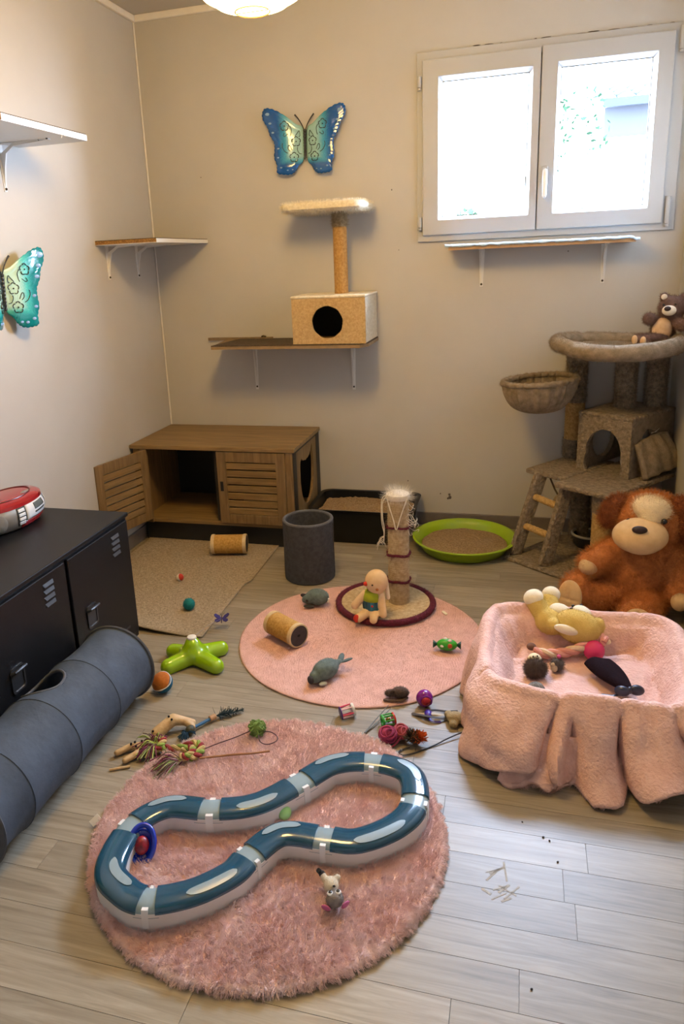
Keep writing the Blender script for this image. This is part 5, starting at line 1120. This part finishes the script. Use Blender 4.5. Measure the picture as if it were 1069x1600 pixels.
def post(x, y, z0, z1, r, kind, name):
    b = MB(); N = int((z1 - z0) / 0.005)
    b.lathe([(0, z0)] + [(r + (0.0012 * math.sin(i * PI * 0.8) if kind == 'sisal' else 0.0015 * nz(x * 9, i * 0.4, 3)), z0 + (z1 - z0) * i / N) for i in range(N + 1)] + [(0, z1)], 28)
    o = b.build(name, M_SISAL2 if kind == 'sisal' else M_TAUPE, t, ang=80); o.location = (x, y, 0)
    if kind != 'sisal': fz(o, int(5200 * (z1 - z0) / 0.25), 0.007, 4)
    return o
M_SISAL2 = mat('tree_sisal', '#c39f63', 0.9, dark='#94733f', vscale=90, bump=0.4, bscale=200, bdist=0.002)
post(0.395, 0.135, 0.018, 0.30, 0.044, 'sisal', 'sisal_post'); post(0.395, 0.135, 0.295, 0.374, 0.046, 'plush', 'post_sleeve')
post(0.10, 0.42, 0.018, 0.376, 0.044, 'plush', 'support_post'); post(0.37, 0.42, 0.018, 0.374, 0.044, 'plush', 'support_post')
post(0.015, 0.462, 0.398, 0.485, 0.045, 'plush', 'post_sleeve'); post(0.015, 0.462, 0.485, 0.66, 0.043, 'sisal', 'sisal_post'); post(0.015, 0.462, 0.66, 0.925, 0.045, 'plush', 'post_sleeve')
post(0.235, 0.50, 0.645, 0.925, 0.045, 'plush', 'support_post'); post(0.318, 0.60, 0.645, 0.925, 0.044, 'plush', 'support_post')
# ladder
def bar(name, p, q, wx, wy, m, n):
    p = Vector(p); q = Vector(q); L = (q - p).length; ax = (q - p).normalized()
    M = Matrix.Translation((p + q) / 2) @ ax.to_track_quat('Z', 'Y').to_matrix().to_4x4()
    b = MB(); b.box(-wx / 2, wx / 2, -wy / 2, wy / 2, -L / 2, L / 2, M); o = b.build(name, m, t, bevel=0.006, seg=3); fz(o, n); return o
LA, LB = Vector((0.018, 0.055, 0.016)), Vector((0.062, 0.165, 0.385)); RA, RB = Vector((0.186, 0.045, 0.016)), Vector((0.222, 0.135, 0.375))
bar('ladder_rail', LA, LB, 0.030, 0.056, M_TAUPE, 3000); bar('ladder_rail', RA, RB, 0.030, 0.056, M_TAUPE, 3000)
for k in (0.36, 0.72):
    b = MB(); p = LA.lerp(LB, k); q = RA.lerp(RB, k); N = 24
    d = (q - p); M = Matrix.Translation(p) @ d.to_track_quat('Z', 'Y').to_matrix().to_4x4()
    b.lathe([(0, 0.004)] + [(0.0155 + 0.0007 * math.sin(i * 1.9), 0.006 + (d.length - 0.012) * i / N) for i in range(N + 1)] + [(0, d.length - 0.004)], 18, M); b.build('ladder_rung', M_SISAL2, t, ang=80)
# box
CX0, CX1, CY0, CY1, CZ0, CZ1 = 0.145, 0.395, 0.30, 0.635, 0.397, 0.645
arch_pts = [(0.190, 0.400), (0.190, 0.48), (0.197, 0.535), (0.218, 0.570), (0.26, 0.593), (0.300, 0.590), (0.332, 0.562), (0.348, 0.52), (0.351, 0.47), (0.350, 0.400), (0.27, 0.400)]
b = MB(); holeplate(b, CX0, CX1, CZ0, CZ1, 0.271, 0.47, starfun(arch_pts, 0.271, 0.47), CY0, CY0 + 0.022, n=80)
o = b.build('box_front', M_TAUPE, t, bevel=0.003); fz(o, 5000, 0.008)
MS = Matrix.Rotation(R(90), 4, 'Z')     # plate x -> tree y, plate y -> -tree x
def side_hole(a): return 0.085
b = MB(); holeplate(b, CY0 + 0.02, CY1, CZ0, CZ1, 0.47, 0.51, side_hole, -CX0 - 0.020, -CX0, MS); o = b.build('box_side', M_TAUPE2, t); fz(o, 2500)
b = MB(); holeplate(b, CY0 + 0.02, CY1, CZ0, CZ1, 0.43, 0.545, lambda a: 0.05, -CX1, -CX1 + 0.020, MS); o = b.build('box_side', M_TAUPE2, t); fz(o, 3000)
b = MB(); holeplate(b, CX0 + 0.02, CX1 - 0.02, CZ0, CZ1, 0.25, 0.51, lambda a: 0.09, CY1 - 0.02, CY1); o = b.build('box_back', M_TAUPE2, t); fz(o, 1500)
b = MB(); b.box(CX0 - 0.004, CX1 + 0.004, CY0 - 0.004, CY1 + 0.003, CZ1 - 0.004, CZ1 + 0.016); o = b.build('box_roof', M_TAUPE, t, bevel=0.010, seg=3); fz(o, 5000, 0.008)
# slanting flap on the right of the box
b = MB(); A = [(CX1 + 0.004, 0.325, 0.545), (CX1 + 0.004, 0.555, 0.560), (CX1 + 0.085, 0.600, 0.420), (CX1 + 0.055, 0.335, 0.402)]
def flap(u, v):
    p = Vector(A[0]).lerp(Vector(A[3]), u); q = Vector(A[1]).lerp(Vector(A[2]), u); r = p.lerp(q, v)
    return (r.x + 0.020 * math.sin(PI * u) * math.sin(PI * v) + 0.004 * math.sin(v * 22 + u * 3), r.y, r.z + 0.010 * math.sin(PI * v))
b.grid(flap, 16, 26); o = b.build('side_flap', M_TAUPE2, t, wall=0.022, ang=70); fz(o, 3500)
b = MB(); rs = random.Random(4)
for k in range(7): p = Vector((CX1 + 0.006, 0.455 + rs.uniform(-0.02, 0.02), 0.575)); b.tube([p, p + Vector((0.010, rs.uniform(-0.02, 0.02), rs.uniform(0.0, 0.02)))], [0.002, 0.0008], 5)
o = b.build('torn_fluff', M_FRAY, t); o['kind'] = 'stuff'
# round top bed
TM = Matrix.Rotation(R(38), 4, 'Z')
def tl(wx, wy): v = TM @ Vector((wx - 1.795, wy + 0.41, 0)); return v.x, v.y
bx, by = tl(2.225, -0.305)
def bedr(a): return 0.232 + 0.012 * math.cos(2 * a + 0.4) - 0.012 * math.cos(3 * a)
b = MB(); b.grid(lambda u, v: (bx + bedr(2 * PI * v) * u * math.cos(2 * PI * v), by + bedr(2 * PI * v) * u * math.sin(2 * PI * v), 0.938 + 0.006 * u * u + 0.002 * nz(u * 6, v * 9, 1)), 16, 64, cv=True)
b.grid(lambda u, v: (bx + bedr(2 * PI * v) * u * math.cos(2 * PI * v), by + bedr(2 * PI * v) * u * math.sin(2 * PI * v), 0.922), 4, 64, cv=True)
o = b.build('bed_cushion', M_TAUPE2, t, ang=60); fz(o, 6000, 0.006)
b = MB(); P = []; rad = []
for k in range(120):
    a = 2 * PI * k / 120; P.append((bx + bedr(a) * math.cos(a), by + bedr(a) * math.sin(a), 0.948 + 0.006 * math.sin(a * 2 + 1))); rad.append(0.033 + 0.003 * nz(math.cos(a) * 3, math.sin(a) * 3, 2) - (0.006 if k in (52, 53) else 0))
b.tube(P, rad, 18, closed=True); o = b.build('bolster', M_TAUPE2, t, ang=80); fz(o, 9000, 0.006)
# hammock
hx, hy = tl(1.925, -0.270)
def ham(u, v):
    a = 2 * PI * v; s = math.sin(u * PI / 2); r = 0.158 * (s ** 0.62); z = 0.792 - 0.135 * math.cos(u * PI / 2) ** 1.15
    g = (0.0055 * abs(math.sin(a * 13 + 0.8 * math.sin(3 * a))) + 0.003 * nz(math.cos(a) * 8, math.sin(a) * 8, 3)) * min(1, u * 1.6) * 1.8; r -= g
    return (hx + r * math.cos(a), hy + r * math.sin(a), z + 0.012 * math.cos(a - 0.6) * u)
b = MB(); b.grid(ham, 22, 180, cv=True); o = b.build('hammock_bowl', M_TAUPE2, t, wall=0.008, ang=80); fz(o, 5000, 0.005)
b = MB(); b.tube([Vector(ham(1.0, k / 90)) + Vector((0, 0, 0.003)) for k in range(90)], [0.012 + 0.0018 * math.sin(k * 2.4) for k in range(90)], 12, closed=True); o = b.build('hammock_rim', M_TAUPE2, t, ang=80); fz(o, 3500, 0.006)
b = MB(); b.tube([(hx + 0.03, hy + 0.15, 0.80), (0.012, 0.42, 0.84), (0.005, 0.415, 0.91)], 0.004, 6); b.tube([(hx + 0.10, hy + 0.11, 0.80), (0.05, 0.43, 0.83), (0.035, 0.42, 0.91)], 0.004, 6); b.build('hammock_strap', M_TAUPE2, t)
# dangling toy under the lower platform
b = MB(); b.tube([(0.075, 0.20, 0.378), (0.105, 0.21, 0.31), (0.12, 0.215, 0.285)], 0.004, 6); b.build('toy_string', mat('toy_string', '#5d5242', 0.9), t)
o = plush('dangling_toy', [('e', (0.125, 0.215, 0.255), (0.026, 0.026, 0.034)), ('e', (0.13, 0.215, 0.205), (0.017, 0.017, 0.026))], M_TAUPE2, t, 0.005, 3)
t2 = thing('pet_bowl', 'dark bowl with a pale rim in the shade under the cat tree', 'bowl', (2.165, -0.225, 0.018))
b = MB(); b.lathe([(0, 0), (0.05, 0), (0.062, 0.02), (0.070, 0.06), (0.066, 0.06), (0.055, 0.012), (0, 0.008)], 32); b.build('bowl', mat('bowl_dark', (0.02, 0.02, 0.022), 0.4), t2)
b = MB(); b.tube([(0.069 * math.cos(k), 0.069 * math.sin(k), 0.060) for k in np.linspace(0, 2 * PI, 41)[:-1]], 0.006, 8, closed=True); b.build('rim', mat('bowl_rim', '#a7a08e', 0.5), t2)

# ------------------------------------------------------------------ plush bear on the top bed
M_BEAR = mat('bear_brown', '#74574b', 0.95, dark='#574036', vscale=60, bump=0.6, bscale=220, bdist=0.004)
M_BLITE = mat('bear_cream', '#d9b892', 0.95, dark='#c7a37b', vscale=40, bump=0.4, bscale=240, bdist=0.002)
t = thing('teddy_bear', 'small brown teddy bear with cream belly sitting in the top bed', 'teddy bear', (2.40, -0.275, 0.945))
o = plush('body', [('e', (0.005, 0.03, 0.060), (0.048, 0.042, 0.058)), ('e', (0.030, 0.022, 0.143), (0.052, 0.048, 0.050)), ('c', (-0.030, 0.02, 0.095), (-0.056, -0.006, 0.104), 0.020, 0.026), ('c', (0.045, 0.01, 0.095), (0.064, -0.035, 0.078), 0.022, 0.026),
  ('c', (-0.03, 0.0, 0.024), (-0.100, -0.045, 0.026), 0.024, 0.022), ('c', (0.0, -0.01, 0.024), (-0.070, -0.062, 0.024), 0.024, 0.022), ('e', (-0.002, 0.020, 0.190), (0.018, 0.012, 0.018)), ('e', (0.070, 0.022, 0.185), (0.017, 0.012, 0.018))], M_BEAR, t, 0.005, 4); fur(o, 7000, 0.007, 0.0006, 0.6, 5)
o = plush('belly', [('e', (-0.004, 0.0, 0.060), (0.038, 0.030, 0.048))], M_BLITE, t, 0.005, 3); fur(o, 1200, 0.004, 0.0005, 0.6, 3)
o = plush('muzzle', [('e', (0.012, -0.030, 0.138), (0.028, 0.024, 0.021))], mat('bear_muzzle', '#e0d2bd', 0.9, vary=0.08, vscale=40), t, 0.004, 3)
b = MB(); b.ell((0.002, -0.050, 0.147), (0.013, 0.008, 0.010)); b.build('nose', mat('nose_brown', '#2a1712', 0.5), t)
for x in (-0.008, 0.034): b = MB(); b.ell((x, -0.020, 0.160), 0.005); b.build('eye', m_eye, t)
for c in ((-0.113, -0.058, 0.026), (-0.083, -0.076, 0.022)): b = MB(); b.ell(c, (0.010, 0.013, 0.019), (0, 0, R(40))); b.build('sole', M_BLITE, t)
b = MB(); b.ell((-0.004, 0.009, 0.190), (0.012, 0.005, 0.012)); b.build('inner_ear', mat('bear_muzzle', '#e0d2bd'), t)

# ------------------------------------------------------------------ big plush dog
M_DOG = mat('dog_rust', '#d08547', 0.95, dark='#a8642f', vscale=50, bump=0.6, bscale=160, bdist=0.006)
M_DOGD = mat('dog_dark', '#9c5629', 0.95, dark='#743c1a', vscale=50, bump=0.6, bscale=160, bdist=0.006)
M_DOGC = mat('dog_cream', '#d8b887', 0.9, dark='#c6a271', vscale=22, bump=0.3, bscale=240, bdist=0.002)
t = thing('plush_dog', 'big rust-brown plush dog with cream muzzle sitting behind the pink blanket', 'plush dog', (2.30, -0.80, 0.0))
o = plush('body', [('e', (0.0, 0.01, 0.145), (0.145, 0.115, 0.145)), ('e', (0.005, 0.01, 0.235), (0.115, 0.095, 0.09)), ('e', (0.020, -0.005, 0.360), (0.122, 0.100, 0.104)),
  ('c', (-0.075, -0.02, 0.245), (-0.180, -0.075, 0.205), 0.055, 0.044), ('c', (0.110, -0.01, 0.235), (0.120, -0.110, 0.125), 0.058, 0.048),
  ('c', (-0.075, -0.04, 0.070), (-0.205, -0.100, 0.080), 0.062, 0.058), ('e', (-0.230, -0.112, 0.094), (0.052, 0.058, 0.082)), ('c', (0.035, -0.06, 0.062), (-0.020, -0.190, 0.058), 0.062, 0.060), ('e', (-0.024, -0.205, 0.062), (0.066, 0.050, 0.060))], M_DOG, t, 0.010, 5)
fur(o, 26000, 0.016, 0.0008, 0.6, 6, tang=0.2)
o = plush('ear', [('e', (-0.102, 0.005, 0.385), (0.040, 0.040, 0.070), (0, R(28), 0))], M_DOGD, t, 0.007, 3); fur(o, 3500, 0.016, 0.0008, 0.6, 7)
o = plush('ear', [('e', (0.130, -0.030, 0.375), (0.050, 0.045, 0.090), (0, R(-14), 0))], M_DOGD, t, 0.007, 3); fur(o, 4500, 0.016, 0.0008, 0.6, 8)
o = plush('muzzle', [('e', (-0.024, -0.112, 0.335), (0.096, 0.070, 0.066)), ('e', (-0.024, -0.135, 0.330), (0.078, 0.058, 0.056))], M_DOGC, t, 0.006, 6)
o = plush('white_blaze', [('e', (0.018, -0.045, 0.413), (0.070, 0.066, 0.052), (0, R(8), 0)), ('e', (0.008, -0.080, 0.388), (0.042, 0.042, 0.04))], mat('dog_white', '#e6d3ac', 0.95, vary=0.08, vscale=40, bump=0.4, bscale=200), t, 0.006, 4); fur(o, 3500, 0.010, 0.0007, 0.6, 9)
b = MB(); b.ell((-0.036, -0.172, 0.379), (0.026, 0.016, 0.014), (R(-35), 0, 0)); b.build('nose', mat('nose_brown', '#2a1712'), t)
for x, y, z in ((0.052, -0.108, 0.392), (-0.064, -0.100, 0.384)): b = MB(); b.ell((x, y, z), 0.0105); b.build('eye', m_eye, t)
o = plush('paw', [('e', (-0.190, -0.094, 0.196), (0.036, 0.032, 0.034))], M_DOGC, t, 0.005, 3)
o = plush('paw', [('e', (0.118, -0.150, 0.105), (0.030, 0.030, 0.036))], M_DOGC, t, 0.005, 3)
def sole(c, r, rz):
    b = MB()
    def f(u, v):
        a = 2 * PI * v; x, z = r[0] * u * math.cos(a), r[1] * u * math.sin(a)
        d = 0.016 * math.sqrt(max(0, 1 - u * u)); toe = 1 - 0.28 * math.exp(-((x) / 0.006) ** 2) * (z > -0.2 * r[1]) - 0.25 * math.exp(-((z + 0.1 * r[1]) / 0.006) ** 2)
        return (x, -d * toe, z)
    b.grid(f, 20, 60, cv=True); o = b.build('sole', M_DOGC, t, ang=80); o.location = c; o.rotation_euler = (R(-8), 0, rz); return o
sole((-0.254, -0.160, 0.097), (0.046, 0.064), R(-28)); sole((-0.030, -0.248, 0.064), (0.048, 0.046), R(-6))

# ------------------------------------------------------------------ pink blanket draped over a low box
M_BLK = mat('blanket_pink', '#e2bdb1', 0.95, dark='#d3a89b', vscale=28, bump=0.8, bscale=120, bdist=0.006)
BX, BY, BHX, BHY, BZ = 2.052, -1.535, 0.302, 0.282, 0.205
t = thing('pink_blanket', 'pink fleece blanket draped over a low box, hanging to the floor in folds', 'blanket', (BX, BY, 0))
def g_(x, c, w): return math.exp(-((x - c) / w) ** 2)
RID = [(-0.215, 0.060, 0.046), (-0.140, 0.030, 0.020), (-0.098, 0.012, -0.045), (-0.066, 0.016, 0.040), (-0.034, 0.015, -0.040), (0.004, 0.020, 0.024), (0.045, 0.036, 0.046), (0.086, 0.010, -0.060), (0.125, 0.022, 0.030), (0.185, 0.034, 0.020), (0.222, 0.012, -0.040), (0.262, 0.026, 0.034)]
def rim_pt(t_):
    a = 2 * PI * t_; ca, sa = math.cos(a), math.sin(a); e = 0.40
    x = BHX * math.copysign(abs(ca) ** e, ca); y = BHY * math.copysign(abs(sa) ** e, sa)
    nx = math.copysign(abs(ca) ** (2 - e), ca) / BHX; ny = math.copysign(abs(sa) ** (2 - e), sa) / BHY; l = math.hypot(nx, ny)
    return x, y, nx / l, ny / l
def crease(d, w): return math.exp(-(d / w) ** 2) * (1 if d > 0 else 1) - 0.5 * math.exp(-((d - w * 1.6) / w) ** 2)
def floor_z(x, y): return 0.088 + 0.009 * nz(x * 7, y * 7, 2) + 0.005 * nz(x * 18, y * 18, 5) + 0.010 * crease(x - 0.30 * y - 0.16, 0.014) + 0.008 * crease(x + 0.25 * y + 0.13, 0.016) + 0.012 * crease(y - 0.25 * x - 0.13, 0.016)
def hem(x, y, ny):
    f = max(0, min(1, (-ny - 0.15) / 0.6))
    if f > 0:
        return 0.010 * (1 - f) + f * (0.008 + 0.055 * g_(x, -0.165, 0.050) - 0.004 * g_(x, -0.29, 0.05) + 0.020 * g_(x, -0.098, 0.03) + 0.040 * g_(x, 0.150, 0.055) + 0.050 * g_(x, 0.235, 0.06) + 0.006 * math.sin(x * 47))
    return 0.007 + 0.006 * abs(math.sin(y * 17))
SEC = 56; K1, K2, K3 = 16, 24, 31
def blk(u, v):
    x, y, nx, ny = rim_pt(v); k = u * SEC
    wob = nz(x * 5, y * 5, 7) + 0.5 * nz(x * 13, y * 13, 3)
    zt = BZ - 0.014 + 0.012 * wob
    wr = 0.007 * nz(v * 60, 1.5, 0.3) * max(0, nz(v * 22, 4.1, 2)) * 2.5       # gathers over the rim
    if k <= K1:
        s = 0.66 * k / K1; px, py = x * s, y * s; return (px, py, floor_z(px, py))
    if k <= K2:
        q = (k - K1) / (K2 - K1); s = 0.66 + 0.20 * q; px, py = x * s, y * s; sm = q * q * (3 - 2 * q)
        z = floor_z(px, py) * (1 - sm) + (zt - 0.012) * sm
        return (px + 0.010 * nz(x * 11, y * 11, q * 2), py + 0.010 * nz(x * 11, y * 11, q * 2 + 5), z + 0.010 * nz(px * 16, py * 16, 9) * math.sin(PI * q) + wr * math.sin(PI * q))
    wf = max(0, min(1, (-ny - 0.15) / 0.6)); wf = wf * wf * (3 - 2 * wf); wl = max(0, min(1, (-nx - 0.15) / 0.6))
    q0 = max(0, (k - K3) / (SEC - K3))
    xs = x + 0.022 * math.sin(q0 * 2.6 + x * 7) * wf       # folds wander a little on the way down
    f = wf * sum(h * g_(xs, c, w_ * (0.85 + 0.5 * q0)) for c, w_, h in RID) + wl * (0.016 * math.sin(y * 21 + 0.6 + 1.4 * math.sin(y * 8)) + 0.014 * nz(y * 9, 2, 2)) + (1 - max(wf, wl)) * 0.014 * math.sin(y * 30 + x * 30)
    if k <= K3:
        q = (k - K2) / (K3 - K2); s = 0.86 + 0.14 * q; z = zt - 0.012 * (1 - q) + 0.020 * math.sin(PI * q) + wr + 0.16 * f * math.sin(PI * q)
        return (x * s + 0.010 * nz(x * 11, y * 11, 2) * (1 - q), y * s + 0.010 * nz(x * 11, y * 11, 7) * (1 - q) - 0.10 * f * q * wf, z)
    q = q0; zb = hem(x, y, ny); z = zt + (zb - zt) * q
    off = 0.016 * math.sin(min(1, q * 3) * PI / 2) + (0.022 + 0.063 * wf) * q ** 1.3 + f * (0.10 + 1.05 * min(1, q * 1.6)) + 0.016 * nz(x * 9 + nx, y * 9, z * 10) * q + 0.007 * nz(x * 25 + nx, y * 25, z * 22) * q
    cw = max(0, min(1, (min(-nx, -ny) - 0.05) / 0.4)); off += cw * (0.020 * math.sin(min(1, q * 1.5) * PI / 2) + 0.008 * math.sin(q * 8) - 0.085 * q ** 2)
    off += wf * 0.012 * math.sin(q * 6 + 2 * math.sin(x * 13)) * q
    if nx > 0.5: off = min(off, 0.075)
    if ny > 0.5: off = min(off, 0.04) * 0.6
    return (x + nx * off, y + ny * off - 0.10 * f * wf * (1 - q), max(z, 0.006))
b = MB(); b.grid(blk, SEC + 1, 560, cv=True); o = b.build('blanket', M_BLK, t, wall=0.010, ang=80)
fur(o, 12000, 0.010, 0.0011, 0.8, 11, tang=0.4, clump=0.5, kids=7)
def under(u, v):    # second fold of the blanket lying on the floor under the front left
    x = -0.235 + 0.205 * u; y = -BHY - 0.036 - (0.075 + 0.030 * math.sin(PI * u) - 0.03 * u) * v - 0.010 * math.sin(u * 13) * v; z = 0.105 * (1 - v) ** 1.2 + 0.010 + 0.014 * math.sin(u * 11 + v * 3) * v
    return (x + 0.015 * math.sin(v * 3), y, max(z, 0.008))
b = MB(); b.grid(under, 50, 20); o = b.build('lower_fold', M_BLK, t, wall=0.014, ang=80); fur(o, 6000, 0.008, 0.0010, 0.9, 12)
# toys in the blanket
M_YEL = mat('yellow_plush', '#d3b868', 0.95, dark='#c1a455', vscale=24, bump=0.4, bscale=220, bdist=0.003)
M_YWH = mat('offwhite_plush', '#e3d9bd', 0.95, vary=0.06, vscale=24, bump=0.4, bscale=220, bdist=0.003)
t = thing('yellow_plush', 'pale yellow plush animal lying on its side in the pink blanket', 'plush toy', (1.996, -1.322, 0.124))
o = plush('head', [('e', (0.050, -0.028, 0.052), (0.074, 0.052, 0.054), (0, R(8), R(-20))), ('e', (0.108, -0.030, 0.060), (0.022, 0.026, 0.030), (0, 0, R(-20)))], M_YEL, t, 0.005, 5); fur(o, 3500, 0.004, 0.0006, 0.6, 2)
o = plush('body', [('e', (-0.030, 0.010, 0.045), (0.052, 0.046, 0.044)), ('c', (-0.055, 0.020, 0.055), (-0.082, 0.045, 0.092), 0.030, 0.030), ('c', (-0.020, 0.04, 0.055), (-0.034, 0.092, 0.086), 0.026, 0.027), ('c', (-0.030, -0.020, 0.05), (-0.022, -0.036, 0.055), 0.022, 0.024)], M_YEL, t, 0.005, 5); fur(o, 3000, 0.004, 0.0006, 0.6, 3)
b = MB(); b.ell((-0.088, 0.050, 0.106), (0.033, 0.032, 0.026), (0.2, -0.4, 0)); b.build('foot', M_YWH, t)
b = MB(); b.ell((-0.030, 0.104, 0.098), (0.030, 0.028, 0.026), (0.3, 0, 0)); b.build('foot', M_YWH, t)
b = MB(); b.ell((-0.004, 0.026, 0.078), (0.034, 0.030, 0.022), (0, 0.2, 0)); b.build('chest', M_YWH, t)
b = MB(); b.ell((0.014, -0.066, 0.058), (0.040, 0.013, 0.017), (0.3, 0.10, R(-12))); b.build('ear', M_YWH, t)
b = MB(); b.ell((0.062, 0.004, 0.090), (0.030, 0.030, 0.018), (0, 0.3, 0)); b.build('snout', M_YWH, t)
for c in ((0.030, 0.004, 0.098), (0.036, 0.026, 0.098), (0.060, 0.022, 0.104)): b = MB(); b.ell(c, (0.006, 0.005, 0.005)); b.build('eye', m_eye, t)
t = thing('rope_toy', 'pink and cream braided rope lying across the blanket', 'rope toy', (2.0, -1.402, 0.116))
B3 = [MB(), MB(), MB()]
twisted(B3, [(-0.085, -0.033, 0.004), (-0.045, -0.038, 0.004), (0.0, -0.025, 0.006), (0.05, -0.004, 0.016), (0.085, 0.018, 0.034), (0.115, 0.028, 0.042), (0.126, 0.004, 0.038)], 0.0140, 0.34)
for q, m_, nm in zip(B3, (mat('braid_pink', '#d79a90', 0.95, vary=0.1, vscale=60), mat('braid_cream', '#dcc2a4', 0.95, vary=0.1, vscale=60), mat('braid_rose', '#c98a7c', 0.95, vary=0.1, vscale=60)), ('pink_strand', 'cream_strand', 'rose_strand')): q.build(nm, m_, t)
b = MB(); b.ell((-0.096, -0.020, 0.014), (0.016, 0.014, 0.012), (0, 0.2, 0.8)); b.build('brown_end', mat('brown_knot', '#6a4a3a', 0.95, vary=0.15, vscale=60), t)
o = simple_ball('toy_ball', 'hot pink ball resting on the pink blanket', (2.092, -1.405, 0.128), 0.032, mat('ball_magenta', '#c72a62', 0.55, vary=0.08, vscale=20))
t = thing('pompom_doll', 'brown pompom toy with a small white face in the blanket', 'plush toy', (1.915, -1.540, 0.094), R(8))
b = MB(); b.ell((0, 0, 0.028), (0.031, 0.030, 0.028)); o = b.build('pompom', mat('pompom_brown', '#5f5048', 0.95, dark='#43372f', vscale=60), t); fur(o, 2500, 0.008, 0.0007, 0.6, 3)
b = MB(); b.ell((0.002, 0.032, 0.040), (0.021, 0.020, 0.020)); b.build('face', mat('face_white', '#dcd3ae', 0.8), t)
for x, z in ((-0.006, 0.056), (0.006, 0.058), (0.002, 0.047)): b = MB(); b.ell((x + 0.002, 0.022, z), 0.0026); b.build('eye', m_eye, t)
t = thing('plush_hedgehog', 'tiny grey plush hedgehog standing in the blanket', 'plush toy', (1.981, -1.490, 0.094), R(-40))
o = plush('body', [('e', (0, 0, 0.018), (0.016, 0.020, 0.019)), ('e', (0, -0.010, 0.030), (0.012, 0.012, 0.012))], mat('hedgehog_grey', '#5d554f', 0.95, vary=0.2, vscale=70), t, 0.003, 3); fur(o, 900, 0.006, 0.0006, 0.6, 3)
b = MB(); b.ell((0.002, -0.017, 0.016), (0.010, 0.009, 0.013)); b.build('belly', mat('belly_cream', '#cdb794', 0.95), t)
b = MB(); b.ell((0, -0.021, 0.029), (0.006, 0.008, 0.006)); b.build('snout', mat('belly_cream', '#cdb794'), t)
b = MB(); b.ell((-0.004, 0.010, 0.042), 0.0065); b.build('pink_bobble', mat('bobble_pink', '#c0507e', 0.9), t)
o = simple_ball('toy_ball', 'grey and white woven ball half hidden by the front blanket rim', (1.915, -1.658, 0.118), 0.027, mat('woven_grey', '#8a867c', 0.9, dark='#403d38', vscale=110, bump=0.6, bscale=140))
t = thing('sock_toy', 'dark plum fabric sock toy with a navy bow in the blanket', 'cat toy', (2.125, -1.550, 0.096))
def sock(u, v):
    a = 2 * PI * v; s = u; w_ = 0.008 + 0.036 * math.sin(PI * min(1, (1 - s) * 0.62 + 0.04)) ** 0.9 if s < 0.97 else 0.006
    if s < 0.06: w_ *= s / 0.06
    cx = -0.034 + 0.075 * s; cy = 0.085 - 0.150 * s
    return (cx + w_ * math.cos(a) * 0.95, cy + w_ * math.cos(a) * 0.35, 0.022 + 0.010 * s + w_ * math.sin(a) * (0.42 + 0.1 * math.cos(a * 3)) + 0.010 * (1 - s))
b = MB(); b.grid(sock, 40, 32, cv=True); b.build('sock', mat('plum_cloth', '#190a10', 0.9, spec=0.1, vary=0.15, vscale=30, bump=0.3, bscale=260), t)
m_navy = mat('navy_satin', '#141d33', 0.35, vary=0.2, vscale=30)
for s in (-1, 1): b = MB(); b.ell((0.044 + s * 0.020, -0.072 + s * 0.006, 0.034), (0.022, 0.014, 0.016), (0.2, 0.2 * s, 0.3 * s)); b.build('bow_loop', m_navy, t)
b = MB(); b.ell((0.044, -0.074, 0.036), (0.008, 0.010, 0.011)); b.build('bow_knot', m_navy, t)
b = MB(); b.tube([(0.03, -0.075, 0.025), (0.0, -0.082, 0.018), (-0.03, -0.078, 0.016)], 0.003, 6, flat=(1.6, 0.5)); b.build('bow_tail', m_navy, t)
# tape residue on the floor
t = thing('tape_residue', 'patch of whitish tape residue stuck to the bare floor', 'tape', (1.835, -2.270, 0.0002))
rs = random.Random(14); m_tp = mat('tape_residue', '#c9c3b6', 0.7, dark='#a39b8a', vscale=120, alpha=0.7)
for k in range(11):
    b = MB(); a = R(rs.choice((55, 60, 150, 100, 95, 35))) + rs.uniform(-0.1, 0.1); l = rs.uniform(0.02, 0.055); w_ = rs.uniform(0.002, 0.007)
    x, y_ = rs.uniform(-0.035, 0.04), rs.uniform(-0.05, 0.06)
    b.cbox((x, y_, 0.0002), (l, w_, 0.0003), (0, 0, a)); b.build('tape_strip', m_tp, t, smooth=False)
